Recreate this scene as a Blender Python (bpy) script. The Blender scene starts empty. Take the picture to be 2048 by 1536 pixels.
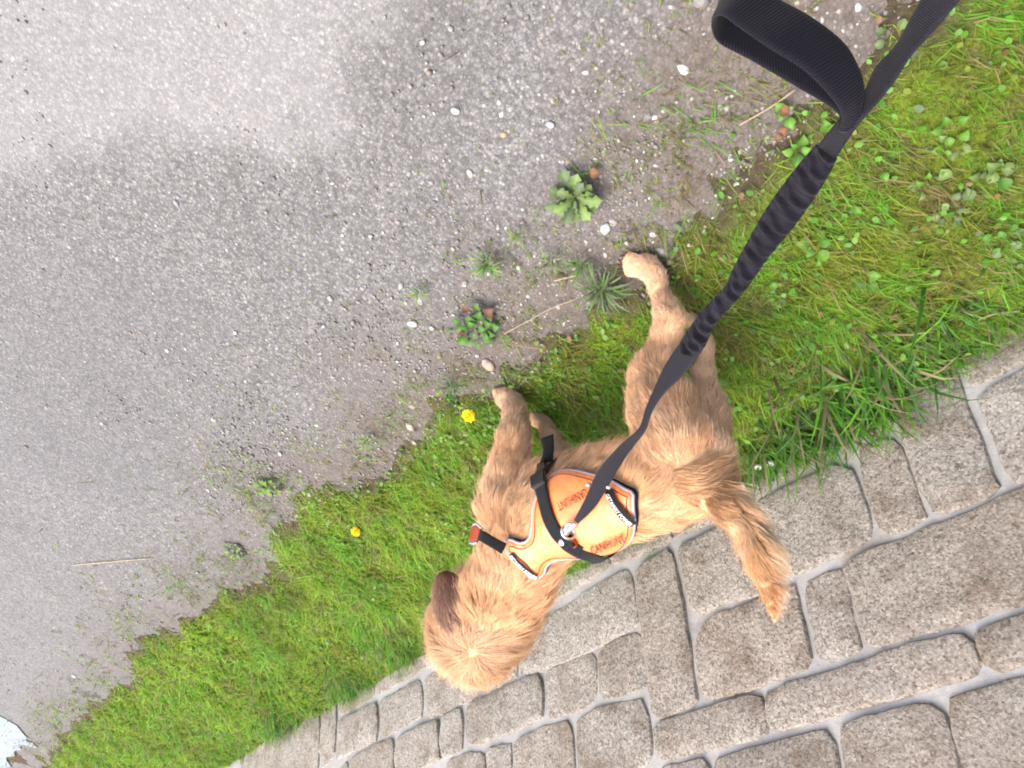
import bpy, bmesh, math, random
import numpy as np
from mathutils import Vector, Matrix
from mathutils.bvhtree import BVHTree
from mathutils.geometry import delaunay_2d_cdt

random.seed(7)
RNG = np.random.default_rng(11)
SC = bpy.context.scene
COL = SC.collection

# ------------------------------------------------------------------ camera
FPX, CX, CY, CAM_H = 1473.0, 1024.0, 768.0, 1.2
_v1 = np.array([-315.0, 1950.0]) - (CX, CY)          # where the verge and the wall courses run to
_d = _v1 / np.hypot(*_v1)
_n = -FPX * FPX / np.hypot(*_v1) * _d + 550.0 * np.array([-_d[1], _d[0]])
YC = np.append(_v1, FPX); YC /= np.linalg.norm(YC)
ZC = -np.append(_n, FPX); ZC /= np.linalg.norm(ZC)
ZC -= YC * (ZC @ YC); ZC /= np.linalg.norm(ZC)
XC = np.cross(YC, ZC)
ROT = np.stack([XC, YC, ZC])                          # camera axes (right, down, forward) -> world
CAM = np.array([0.0, 0.0, CAM_H])

cam_d = bpy.data.cameras.new('camera')
cam = bpy.data.objects.new('camera', cam_d)
COL.objects.link(cam)
cam_d.sensor_width = 36.0
cam_d.lens = 36.0 * FPX / 2048.0
cam_d.clip_start, cam_d.clip_end = 0.02, 500.0
_m = Matrix.Identity(4)
for i in range(3):
    _m[i][0], _m[i][1], _m[i][2], _m[i][3] = ROT[i][0], -ROT[i][1], -ROT[i][2], CAM[i]
cam.matrix_world = _m
SC.camera = cam
SC.cycles.filter_width = 1.9

# ------------------------------------------------------------------ sky, sun, exposure
SUN_EL, SUN_AZ = math.radians(72), math.radians(22)
w = bpy.data.worlds.new('World'); SC.world = w; w.use_nodes = True
nt = w.node_tree; nt.nodes.clear()
sky = nt.nodes.new('ShaderNodeTexSky'); sky.sky_type = 'NISHITA'; sky.sun_disc = False
sky.sun_elevation, sky.sun_rotation = SUN_EL, SUN_AZ
sky.air_density, sky.dust_density, sky.ozone_density = 0.7, 6.0, 0.6
bg = nt.nodes.new('ShaderNodeBackground'); bg.inputs['Strength'].default_value = 0.15
wo = nt.nodes.new('ShaderNodeOutputWorld')
nt.links.new(sky.outputs[0], bg.inputs[0]); nt.links.new(bg.outputs[0], wo.inputs[0])
sl = bpy.data.lights.new('sun', 'SUN'); sl.energy = 1.0; sl.angle = math.radians(60); sl.color = (1.0, 0.95, 0.87)
so = bpy.data.objects.new('sun', sl); COL.objects.link(so)
_sd = Vector((math.sin(SUN_AZ) * math.cos(SUN_EL), math.cos(SUN_AZ) * math.cos(SUN_EL), math.sin(SUN_EL)))
so.rotation_euler = (-_sd).to_track_quat('-Z', 'Y').to_euler()
so.location = (0, 0, 8)
SC.view_settings.view_transform = 'Standard'; SC.view_settings.look = 'None'
SC.view_settings.exposure = 1.58; SC.view_settings.gamma = 1.0; SC.view_settings.use_curve_mapping = False
try:
    SC.cycles_curves.shape = 'RIBBONS'
except Exception:
    pass

# ------------------------------------------------------------------ helpers
def ray(px):
    return ROT @ np.array([px[0] - CX, px[1] - CY, FPX])

def at_z(px, z=0.0):
    r = ray(px); return CAM + r * ((z - CAM_H) / r[2])

def at_depth(px, d):
    return CAM + ray(px) * (d / FPX)

def project(p):
    c = ROT.T @ (np.asarray(p) - CAM)
    return np.array([CX + FPX * c[0] / c[2], CY + FPX * c[1] / c[2]]), c[2]

def depth_of(p):
    return (ROT.T @ (np.asarray(p) - CAM))[2]

def hash2(ix, iy, seed):
    h = (ix.astype(np.int64) * 374761393 + iy.astype(np.int64) * 668265263 + seed * 982451653) & 0x7fffffff
    h = ((h ^ (h >> 13)) * 1274126177) & 0x7fffffff
    return ((h ^ (h >> 16)) & 0xffff) / 65535.0

def noise2(x, y, scale=1.0, seed=0, octaves=1):
    x = np.asarray(x, float) * scale; y = np.asarray(y, float) * scale
    tot = np.zeros(np.broadcast(x, y).shape); amp = 1.0; norm = 0.0
    for o in range(octaves):
        ix, iy = np.floor(x), np.floor(y); fx, fy = x - ix, y - iy
        fx = fx * fx * (3 - 2 * fx); fy = fy * fy * (3 - 2 * fy)
        a = hash2(ix, iy, seed + o); b = hash2(ix + 1, iy, seed + o)
        c = hash2(ix, iy + 1, seed + o); d = hash2(ix + 1, iy + 1, seed + o)
        tot = tot + amp * ((a * (1 - fx) + b * fx) * (1 - fy) + (c * (1 - fx) + d * fx) * fy)
        norm += amp; amp *= 0.5; x = x * 2.03 + 17.1; y = y * 2.03 + 5.7
    return tot / norm

def sstep(a, b, x):
    t = np.clip((np.asarray(x, float) - a) / (b - a), 0, 1); return t * t * (3 - 2 * t)

def in_poly(px, py, poly):
    px = np.asarray(px); py = np.asarray(py); ins = np.zeros(px.shape, bool); n = len(poly); j = n - 1
    for i in range(n):
        xi, yi = poly[i][0], poly[i][1]; xj, yj = poly[j][0], poly[j][1]
        c = ((yi > py) != (yj > py)) & (px < (xj - xi) * (py - yi) / ((yj - yi) if yj != yi else 1e-12) + xi)
        ins ^= c; j = i
    return ins

def poly_dist(px, py, poly, closed=True):
    px = np.asarray(px, float); py = np.asarray(py, float); best = np.full(px.shape, 1e9)
    n = len(poly)
    for i in range(n if closed else n - 1):
        ax, ay = poly[i][0], poly[i][1]; bx, by = poly[(i + 1) % n][0], poly[(i + 1) % n][1]
        dx, dy = bx - ax, by - ay; L = dx * dx + dy * dy + 1e-12
        t = np.clip(((px - ax) * dx + (py - ay) * dy) / L, 0, 1)
        best = np.minimum(best, np.hypot(px - ax - t * dx, py - ay - t * dy))
    return best

def link(name, me, mat=None, parent=None, smooth=False):
    o = bpy.data.objects.new(name, me); COL.objects.link(o)
    if mat: me.materials.append(mat)
    if parent is not None: o.parent = parent
    if smooth and me.polygons: me.polygons.foreach_set('use_smooth', [True] * len(me.polygons))
    return o

def mesh(name, verts, faces, mat=None, parent=None, smooth=False, col=None):
    me = bpy.data.meshes.new(name)
    me.from_pydata([tuple(map(float, v)) for v in verts], [], [tuple(int(i) for i in f) for f in faces])
    me.update()
    if col is not None:
        a = me.color_attributes.new('col', 'FLOAT_COLOR', 'POINT')
        a.data.foreach_set('color', np.concatenate([np.asarray(col, float), np.ones((len(col), 1))], 1).ravel())
    return link(name, me, mat, parent, smooth)

def fast_mesh(name, V, F, mat=None, parent=None, smooth=False, col=None):
    """V (n,3), F (m,k) with one polygon size"""
    me = bpy.data.meshes.new(name); V = np.asarray(V, np.float32); F = np.asarray(F, np.int32)
    me.vertices.add(len(V)); me.vertices.foreach_set('co', V.ravel())
    k = F.shape[1]; me.loops.add(F.size); me.loops.foreach_set('vertex_index', F.ravel())
    me.polygons.add(len(F)); me.polygons.foreach_set('loop_start', np.arange(len(F), dtype=np.int32) * k)
    try: me.polygons.foreach_set('loop_total', np.full(len(F), k, np.int32))
    except Exception: pass
    me.update(calc_edges=True)
    if smooth: me.polygons.foreach_set('use_smooth', np.ones(len(F), bool))
    if col is not None:
        a = me.color_attributes.new('col', 'FLOAT_COLOR', 'POINT')
        a.data.foreach_set('color', np.concatenate([np.asarray(col, np.float32), np.ones((len(col), 1), np.float32)], 1).ravel())
    return link(name, me, mat, parent, False)

def empty(name, loc, label, cat, group=None):
    o = bpy.data.objects.new(name, None); COL.objects.link(o); o.location = tuple(map(float, loc))
    o.empty_display_size = 0.05
    return tag(o, label, cat, group)

def tag(o, label, cat, group=None):
    o['label'] = label; o['category'] = cat
    if group: o['group'] = group
    return o

# ------------------------------------------------------------------ materials
def new_mat(name, rough=0.8, spec=0.3):
    m = bpy.data.materials.new(name); m.use_nodes = True
    b = m.node_tree.nodes['Principled BSDF']
    b.inputs['Roughness'].default_value = rough
    b.inputs['Specular IOR Level'].default_value = spec
    return m, m.node_tree, b

def nd(t, kind, **kw):
    n = t.nodes.new(kind)
    for k, v in kw.items():
        if k in n.inputs.keys(): n.inputs[k].default_value = v
        else: setattr(n, k, v)
    return n

def ramp(t, fac, stops):
    r = t.nodes.new('ShaderNodeValToRGB'); e = r.color_ramp.elements
    while len(e) < len(stops): e.new(0.5)
    for i, (p, c) in enumerate(stops):
        e[i].position = p; e[i].color = (*c, 1) if len(c) == 3 else c
    t.links.new(fac, r.inputs[0]); return r.outputs[0]

def mixc(t, fac, a, b, mode='MIX'):
    m = t.nodes.new('ShaderNodeMix'); m.data_type = 'RGBA'; m.blend_type = mode
    for sock, v in ((m.inputs[0], fac), (m.inputs[6], a), (m.inputs[7], b)):
        if hasattr(v, 'links'): t.links.new(v, sock)
        else: sock.default_value = v if not isinstance(v, tuple) else (*v, 1)
    return m.outputs[2]

def coords(t, kind='Object'):
    return nd(t, 'ShaderNodeTexCoord').outputs[kind]

def tex_noise(t, co, scale, detail=4, rough=0.6):
    n = nd(t, 'ShaderNodeTexNoise', Scale=scale, Detail=detail, Roughness=rough); t.links.new(co, n.inputs['Vector']); return n.outputs[0]

def tex_voro(t, co, scale, feature='F1', rnd=1.0):
    n = t.nodes.new('ShaderNodeTexVoronoi'); n.feature = feature; n.inputs['Scale'].default_value = scale
    n.inputs['Randomness'].default_value = rnd; t.links.new(co, n.inputs['Vector']); return n

def bump(t, b, height, strength, dist, prev=None):
    n = nd(t, 'ShaderNodeBump', Strength=strength, Distance=dist); t.links.new(height, n.inputs['Height'])
    if prev is not None: t.links.new(prev, n.inputs['Normal'])
    t.links.new(n.outputs[0], b.inputs['Normal']); return n.outputs[0]

def attr(t, name='col'):
    return nd(t, 'ShaderNodeAttribute', attribute_name=name)

def mat_plain(name, c, rough=0.7, spec=0.3, metal=0.0, vary=0.15, scale=60):
    m, t, b = new_mat(name, rough, spec); b.inputs['Metallic'].default_value = metal
    n = tex_noise(t, coords(t), scale)
    b_col = ramp(t, n, [(0.3, tuple(x * (1 - vary) for x in c)), (0.7, tuple(min(1, x * (1 + vary)) for x in c))])
    t.links.new(b_col, b.inputs['Base Color']); return m

def mat_asphalt():
    m, t, b = new_mat('asphalt', 0.62, 0.42)
    co = coords(t); A = attr(t)                       # col.r dry, col.g damp, col.b soil
    sep = nd(t, 'ShaderNodeSeparateColor'); t.links.new(A.outputs['Color'], sep.inputs[0])
    dst = nd(t, 'ShaderNodeVectorMath', operation='ADD'); t.links.new(co, dst.inputs[0])
    nz = t.nodes.new('ShaderNodeTexNoise'); nz.inputs['Scale'].default_value = 90; t.links.new(co, nz.inputs['Vector'])
    sc = nd(t, 'ShaderNodeVectorMath', operation='SCALE'); sc.inputs['Scale'].default_value = 0.006
    t.links.new(nz.outputs['Color'], sc.inputs[0]); t.links.new(sc.outputs[0], dst.inputs[1])
    v = tex_voro(t, dst.outputs[0], 155); v2 = tex_voro(t, dst.outputs[0], 420)
    r1 = nd(t, 'ShaderNodeSeparateColor'); t.links.new(v.outputs['Color'], r1.inputs[0])
    r2 = nd(t, 'ShaderNodeSeparateColor'); t.links.new(v2.outputs['Color'], r2.inputs[0])
    stone = ramp(t, r1.outputs[0], [(0.0, (.058, .058, .059)), (0.35, (.135, .134, .134)), (0.66, (.215, .213, .212)), (0.86, (.33, .327, .323)), (0.96, (.265, .24, .215)), (1.0, (.54, .54, .53))])
    fine = ramp(t, r2.outputs[1], [(0.0, (.07, .07, .07)), (0.55, (.15, .149, .148)), (0.9, (.26, .257, .255)), (1.0, (.42, .416, .41))])
    c = mixc(t, 0.40, stone, fine)
    gap = ramp(t, v.outputs['Distance'], [(0.25, (0, 0, 0)), (0.62, (1, 1, 1))])
    c = mixc(t, gap, c, mixc(t, 0.5, c, (.07, .066, .064)))
    big = tex_noise(t, co, 3.2, 5); c = mixc(t, 0.5, c, ramp(t, big, [(0.3, (.40, .40, .40)), (0.7, (.67, .668, .665))]), 'MULTIPLY')
    c = mixc(t, sep.outputs[0], c, mixc(t, 0.25, c, (.36, .36, .358)))
    dm = nd(t, 'ShaderNodeMath', operation='MULTIPLY'); dm.inputs[1].default_value = 0.85; t.links.new(sep.outputs[1], dm.inputs[0])
    c = mixc(t, dm.outputs[0], c, mixc(t, 1.0, c, (.68, .67, .67), 'MULTIPLY'))
    soil = ramp(t, tex_noise(t, co, 70, 6), [(0.3, (.046, .034, .026)), (0.7, (.12, .094, .075))])
    sm = nd(t, 'ShaderNodeMath', operation='MULTIPLY'); sm.inputs[1].default_value = 0.9; t.links.new(sep.outputs[2], sm.inputs[0])
    c = mixc(t, sm.outputs[0], c, soil)
    t.links.new(c, b.inputs['Base Color'])
    rr = nd(t, 'ShaderNodeMapRange'); rr.inputs[3].default_value = 0.68; rr.inputs[4].default_value = 0.40
    t.links.new(sep.outputs[1], rr.inputs[0]); t.links.new(rr.outputs[0], b.inputs['Roughness'])
    inv = nd(t, 'ShaderNodeMath', operation='SUBTRACT'); inv.inputs[0].default_value = 1.0; t.links.new(v.outputs['Distance'], inv.inputs[1])
    p = bump(t, b, inv.outputs[0], 0.6, 0.003)
    bump(t, b, tex_noise(t, co, 600, 3), 0.35, 0.0015, p)
    return m

def mat_soil():
    m, t, b = new_mat('verge_soil', 0.95, 0.15); co = coords(t); A = attr(t)
    sep = nd(t, 'ShaderNodeSeparateColor'); t.links.new(A.outputs['Color'], sep.inputs[0])
    soil = ramp(t, tex_noise(t, co, 55, 7, .7), [(0.25, (.040, .029, .021)), (0.5, (.085, .063, .047)), (0.75, (.15, .118, .094))])
    moss = ramp(t, tex_noise(t, co, 120, 5, .7), [(0.25, (.055, .075, .012)), (0.5, (.14, .19, .020)), (0.75, (.22, .29, .035))])
    c = mixc(t, sep.outputs[0], soil, moss); t.links.new(c, b.inputs['Base Color'])
    bump(t, b, tex_noise(t, co, 160, 6, .7), 0.9, 0.012)
    return m

def mat_col(name, rough=0.7, spec=0.25, trans=0.0, vary=0.2, scale=200):
    m, t, b = new_mat(name, rough, spec); A = attr(t)
    n = tex_noise(t, coords(t), scale, 3)
    c = mixc(t, 1.0, A.outputs['Color'], ramp(t, n, [(0.3, (1 - vary,) * 3), (0.7, (1, 1, 1))]), 'MULTIPLY')
    t.links.new(c, b.inputs['Base Color'])
    if trans > 0:
        tr = t.nodes.new('ShaderNodeBsdfTranslucent'); mx = t.nodes.new('ShaderNodeMixShader'); mx.inputs[0].default_value = trans
        t.links.new(c, tr.inputs[0]); t.links.new(b.outputs[0], mx.inputs[1]); t.links.new(tr.outputs[0], mx.inputs[2])
        t.links.new(mx.outputs[0], t.nodes['Material Output'].inputs[0])
    return m

def mat_stone():
    m, t, b = new_mat('wall_stone', 0.9, 0.2); co = coords(t)
    info = nd(t, 'ShaderNodeObjectInfo')
    off = nd(t, 'ShaderNodeVectorMath', operation='ADD'); t.links.new(co, off.inputs[0])
    sc = nd(t, 'ShaderNodeVectorMath', operation='SCALE'); sc.inputs[0].default_value = (7.3, 3.1, 5.7); t.links.new(info.outputs['Random'], sc.inputs['Scale'])
    t.links.new(sc.outputs[0], off.inputs[1]); co = off.outputs[0]
    tint = ramp(t, info.outputs['Random'], [(0.0, (.40, .372, .335)), (0.25, (.475, .45, .41)), (0.5, (.43, .392, .345)), (0.75, (.49, .465, .43)), (1.0, (.455, .405, .35))])
    v = tex_voro(t, co, 260); r = nd(t, 'ShaderNodeSeparateColor'); t.links.new(v.outputs['Color'], r.inputs[0])
    gr = ramp(t, r.outputs[0], [(0.0, (.42, .40, .38)), (0.3, (.85, .84, .83)), (0.7, (1.05, 1.04, 1.03)), (1.0, (1.45, 1.42, 1.40))])
    c = mixc(t, 0.85, tint, gr, 'MULTIPLY')
    blot = ramp(t, tex_noise(t, co, 14, 6, .65), [(0.34, (.66, .58, .51)), (0.46, (.95, .93, .91)), (0.62, (1.08, 1.07, 1.06))])
    c = mixc(t, 0.8, c, blot, 'MULTIPLY')
    dk = ramp(t, tex_noise(t, co, 45, 7, .75), [(0.32, (.40, .36, .33)), (0.44, (1, 1, 1))])
    c = mixc(t, 0.75, c, dk, 'MULTIPLY')
    A = attr(t); sep = nd(t, 'ShaderNodeSeparateColor'); t.links.new(A.outputs['Color'], sep.inputs[0])
    c = mixc(t, sep.outputs[0], c, mixc(t, 0.32, c, (.22, .15, .095)))       # rusty brown stains
    c = mixc(t, sep.outputs[1], c, mixc(t, 0.7, c, (.10, .115, .04)))       # algae near the ground
    t.links.new(c, b.inputs['Base Color'])
    p = bump(t, b, tex_noise(t, co, 60, 8, .72), 1.0, 0.014)
    bump(t, b, tex_noise(t, co, 330, 4, .7), 0.7, 0.004, p)
    return m

def mat_mortar():
    m, t, b = new_mat('mortar', 0.9, 0.2); co = coords(t)
    c = ramp(t, tex_noise(t, co, 9, 5), [(0.3, (.33, .325, .315)), (0.7, (.42, .412, .40))])
    br = ramp(t, tex_noise(t, co, 5.3, 4), [(0.55, (0, 0, 0)), (0.68, (1, 1, 1))])
    c = mixc(t, br, c, mixc(t, 0.6, c, (.22, .175, .15)))
    c = mixc(t, 0.5, c, ramp(t, tex_noise(t, co, 160, 4), [(0.3, (.8, .8, .8)), (0.7, (1.1, 1.1, 1.1))]), 'MULTIPLY')
    t.links.new(c, b.inputs['Base Color']); p = bump(t, b, tex_noise(t, co, 30, 5), 0.5, 0.008)
    bump(t, b, tex_noise(t, co, 420, 4), 0.5, 0.002, p); return m

def mat_web(name, c, ribs=900, axis='UV'):
    m, t, b = new_mat(name, 0.75, 0.3)
    uv = coords(t, 'UV'); wv = nd(t, 'ShaderNodeTexWave', Scale=ribs, Distortion=0.6); wv.bands_direction = 'X'; t.links.new(uv, wv.inputs['Vector'])
    n = tex_noise(t, coords(t), 500, 3)
    cc = ramp(t, wv.outputs[0], [(0.0, tuple(x * .55 for x in c)), (1.0, tuple(x * 1.25 for x in c))])
    cc = mixc(t, 0.6, cc, ramp(t, n, [(0.3, (.6, .6, .6)), (0.7, (1.3, 1.3, 1.3))]), 'MULTIPLY')
    t.links.new(cc, b.inputs['Base Color']); p = bump(t, b, wv.outputs[0], 0.5, 0.0012); bump(t, b, n, 0.4, 0.0006, p)
    b.inputs['Sheen Weight'].default_value = 0.05; b.inputs['Sheen Roughness'].default_value = 0.4; b.inputs['Specular IOR Level'].default_value = 0.2
    return m

def mat_fur():
    m, t, b = new_mat('dog_fur', 0.55, 0.25); A = attr(t)
    n = nd(t, 'ShaderNodeHairInfo')
    c = mixc(t, 1.0, A.outputs['Color'], ramp(t, n.outputs['Random'], [(0.0, (.80, .77, .74)), (0.5, (1.0, 1.0, 1.0)), (1.0, (1.16, 1.16, 1.16))]), 'MULTIPLY')
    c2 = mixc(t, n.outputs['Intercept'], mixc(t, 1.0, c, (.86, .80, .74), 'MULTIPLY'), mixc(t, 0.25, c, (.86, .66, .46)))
    t.links.new(c2, b.inputs['Base Color']); return m

def mat_orange():
    m, t, b = new_mat('orange_fabric', 0.34, 1.0); co = coords(t)
    n = tex_noise(t, co, 9, 3)
    t.links.new(ramp(t, n, [(0.3, (1.0, .205, .028)), (0.7, (1.0, .235, .042))]), b.inputs['Base Color'])
    p = bump(t, b, tex_noise(t, co, 26, 4), 0.55, 0.007); bump(t, b, tex_noise(t, co, 1100, 2), 0.6, 0.0009, p)
    b.inputs['Sheen Weight'].default_value = 0.5; b.inputs['Sheen Roughness'].default_value = 0.5; b.inputs['Sheen Tint'].default_value = (1, .85, .6, 1)
    return m

M_ASPHALT, M_SOIL, M_STONE, M_MORTAR = mat_asphalt(), mat_soil(), mat_stone(), mat_mortar()
M_BLADE = mat_col('grass_blade', 0.55, 0.3, 0.45, 0.12)
M_LEAF = mat_col('weed_leaf', 0.5, 0.35, 0.3, 0.25, 120)
M_DRY = mat_col('dry_plant', 0.85, 0.15, 0.15, 0.3)
M_PEB = mat_col('pebble_stone', 0.75, 0.3, 0, 0.35, 150)
M_PETAL = mat_col('petal', 0.7, 0.2, 0.25, 0.1)
M_FURH = mat_fur()
M_SKIN = mat_plain('fur_undercoat', (.56, .36, .20), 0.9, 0.1, vary=.25, scale=90)
M_ORANGE = mat_orange()
M_BLACKWEB = mat_web('black_webbing', (.012, .012, .014), 260)
M_LEASHWEB = mat_web('dark_navy_webbing', (.0150, .0140, .0195), 200)
M_RUCHE = mat_web('ruched_sleeve', (.0095, .0085, .0135), 40)
M_HANDLE = mat_web('ribbed_handle_webbing', (.0065, .0058, .0120), 110)
M_PIPING = mat_plain('reflective_piping', (.36, .34, .40), 0.45, 0.5)
M_STEEL = mat_plain('nickel', (.75, .74, .72), 0.25, 0.5, 1.0, .05)
M_PLASTIC = mat_plain('black_plastic', (.015, .015, .016), 0.35, 0.5)
M_RED = mat_plain('red_orange_backing', (.26, .045, .015), 0.6)
M_PRINT = mat_plain('dark_print', (.12, .03, .012), 0.7)
M_WHITE = mat_plain('white_print', (.80, .80, .78), 0.6)
M_EAR = mat_plain('ear_leather', (.14, .062, .042), 0.8, 0.2, vary=.4, scale=40)
M_NOSE = mat_plain('dark_nose', (.02, .014, .012), 0.35, 0.5)
M_EYE = mat_plain('dark_eye', (.03, .015, .008), 0.08, 0.6)

# ------------------------------------------------------------------ ground: where the verge meets the road
EDGE_PX = [(1850, -180), (1760, -40), (1690, 60), (1570, 170), (1490, 265), (1420, 335), (1330, 465), (1235, 565), (1135, 600), (1092, 650),
           (1062, 700), (965, 765), (860, 795), (832, 850), (745, 930), (640, 962), (560, 1005), (520, 1050), (530, 1100),
           (490, 1150), (400, 1205), (295, 1245), (255, 1310), (200, 1385), (112, 1465), (75, 1560), (-20, 1650)]
_e = np.array([at_z(p) for p in EDGE_PX]); _e = _e[np.argsort(_e[:, 1])]
def edge_x(y):
    return np.interp(y, _e[:, 1], _e[:, 0])
WALL_X = at_z((1500, 938))[0]

def verge_d(x, y):                                    # metres inside the verge (>0) from its ragged edge
    return edge_x(y) - x + (noise2(x, y, 8, 3, 4) - .5) * .22 + (noise2(x, y, 40, 8, 2) - .5) * .06

def P2(poly):
    return [tuple(at_z(p)[:2]) for p in poly]
DRY = P2([(-700, -500), (900, -350), (815, 0), (735, 150), (690, 290), (590, 320), (400, 290), (200, 320), (0, 350), (-500, 500)])
DAMP = [P2([(745, -60), (1000, -60), (960, 120), (860, 260), (740, 300), (715, 230), (740, 120)]),
        P2([(-100, 520), (220, 520), (420, 640), (500, 860), (300, 1000), (-100, 960)]),
        P2([(1180, 380), (1420, 340), (1480, 200), (1330, 480), (1100, 560), (1050, 470)]),
        P2([(800, 620), (960, 640), (880, 740), (760, 820), (640, 820), (700, 700)])]
BARE = P2([(1090, 560), (1000, 640), (980, 720), (1100, 690), (1230, 560), (1300, 480), (1400, 360), (1520, 190), (1480, 140), (1330, 330), (1200, 480)])

def ground_masks(x, y):
    dry = np.where(in_poly(x, y, DRY), 1, -1) * poly_dist(x, y, DRY)
    dry = sstep(-.05, .09, dry + (noise2(x, y, 12, 21, 4) - .5) * .16)
    damp = np.zeros(np.shape(x))
    for q in DAMP:
        s = np.where(in_poly(x, y, q), 1, -1) * poly_dist(x, y, q)
        damp = np.maximum(damp, sstep(-.13, .13, s + (noise2(x, y, 8, 31, 4) - .5) * .26) * (.55 + .45 * noise2(x, y, 14, 35, 3)))
    vd = edge_x(y) - x
    soil = sstep(-.34, .0, vd + (noise2(x, y, 7, 41, 4) - .5) * .30) * (0.66 + .34 * noise2(x, y, 25, 44, 2))
    soil *= 1 - .45 * sstep(1.5, 2.2, y)
    return dry, damp * .9, soil

def grid(name, xs, ys, zf, colf, mat):
    X, Y = np.meshgrid(xs, ys); Z = zf(X, Y); c = np.stack([q.ravel() for q in colf(X, Y)], 1)
    n, k = len(ys), len(xs); i = np.arange(n * k).reshape(n, k)
    F = np.stack([i[:-1, :-1], i[:-1, 1:], i[1:, 1:], i[1:, :-1]], -1).reshape(-1, 4)
    return fast_mesh(name, np.stack([X.ravel(), Y.ravel(), Z.ravel()], 1), F, mat, None, True, c)

rx = np.concatenate([np.arange(-.9, 1.9, .014), np.linspace(1.9, 5.5, 40)])
ry = np.concatenate([np.linspace(-6, -.5, 40)[:-1], np.arange(-.5, 3.2, .016), np.linspace(3.2, 9, 160)[1:], np.linspace(9, 60, 60)[1:]])
PUD = at_z((26, 1502))
road = grid('road', rx, ry, lambda x, y: -.016 * np.exp(-((x - PUD[0] - .12) / .34) ** 2 - ((y - PUD[1] - .1) / 1.0) ** 2) + (noise2(x, y, 6, 5, 3) - .5) * .010 + (noise2(x, y, 60, 6, 2) - .5) * .0035, ground_masks, M_ASPHALT)
road['kind'] = 'structure'

def verge_z(x, y):
    d = verge_d(x, y)
    return -.012 + .030 * sstep(-.05, .14, d) + (noise2(x, y, 14, 51, 4) - .5) * .030 * sstep(-.05, .1, d) + .006 * sstep(-.22, .02, (WALL_X - x) + .05)
def moss_amount(x, y):
    d = verge_d(x, y)
    m = sstep(.015, .13, d) * sstep(.22, .5, noise2(x, y, 11, 61, 4) + .14)
    bare = np.where(in_poly(x, y, BARE), 1, -1) * poly_dist(x, y, BARE)
    return m * (1 - .85 * sstep(-.02, .05, bare + (noise2(x, y, 18, 66, 2) - .5) * .05))
vx = np.arange(WALL_X - .06, .75, .012); vy = np.concatenate([np.linspace(-6, -.5, 60)[:-1], np.arange(-.5, 3.2, .014), np.linspace(3.2, 9, 220)[1:], np.linspace(9, 60, 80)[1:]])
verge = grid('verge_ground', vx, vy, verge_z, lambda x, y: (moss_amount(x, y), x * 0, x * 0), M_SOIL)
verge['kind'] = 'structure'
M_LAND, t_, b_ = new_mat('far_grass', 0.95, 0.1)
t_.links.new(ramp(t_, tex_noise(t_, coords(t_), 1.5, 6), [(0.3, (.05, .08, .012)), (0.7, (.11, .15, .03))]), b_.inputs['Base Color'])
land = mesh('ground', [(-90, -90, -.06), (90, -90, -.06), (90, 90, -.06), (-90, 90, -.06)], [(0, 1, 2, 3)], M_LAND); land['kind'] = 'structure'

# puddle far along the road edge
M_WATER, t_, b_ = new_mat('puddle_water', 0.14, 1.0)
b_.inputs['Base Color'].default_value = (.05, .05, .055, 1)
t_.links.new(ramp(t_, tex_noise(t_, coords(t_), 20), [(0.3, (.05, .048, .046)), (0.7, (.075, .07, .068))]), b_.inputs['Base Color'])
bump(t_, b_, tex_noise(t_, coords(t_), 35, 3), 0.12, 0.004); b_.inputs['IOR'].default_value = 3.6
pc = []
for k in range(64):
    a = 2 * math.pi * k / 64
    c0 = at_z((22, 1500)); dx = .29 * math.cos(a) + (noise2(math.cos(a) * 2, math.sin(a) * 2, 1.6, 91, 3) - .5) * .35
    dy = .75 * math.sin(a) + (noise2(math.cos(a) * 2, math.sin(a) * 2, 1.6, 95, 3) - .5) * .7
    pc.append((c0[0] + .16 + dx, c0[1] + .15 + dy, -.0045))
puddle = mesh('puddle', pc, [list(range(64))], M_WATER); tag(puddle, 'white shining puddle on the asphalt at the far end of the road edge', 'puddle')

# ------------------------------------------------------------------ stone wall
_va = np.array([945.0 - CX, -1160.0 - CY, FPX]); WV = ROT @ (-_va); WV[1] = 0; WV /= np.linalg.norm(WV)   # up the battered face
WU = np.array([0, 1.0, 0]); WN = np.cross(WU, WV); WN = WN if WN[0] > 0 else -WN
W0 = np.array([WALL_X, 0, 0.0])
def px_uv(px):
    r = ray(px); k = ((W0 - CAM) @ WN) / (r @ WN); p = CAM + r * k - W0
    return p @ WU, p @ WV
def wall_pt(u, v, n=0.0):
    return W0 + WU * u + WV * v + WN * n

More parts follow.
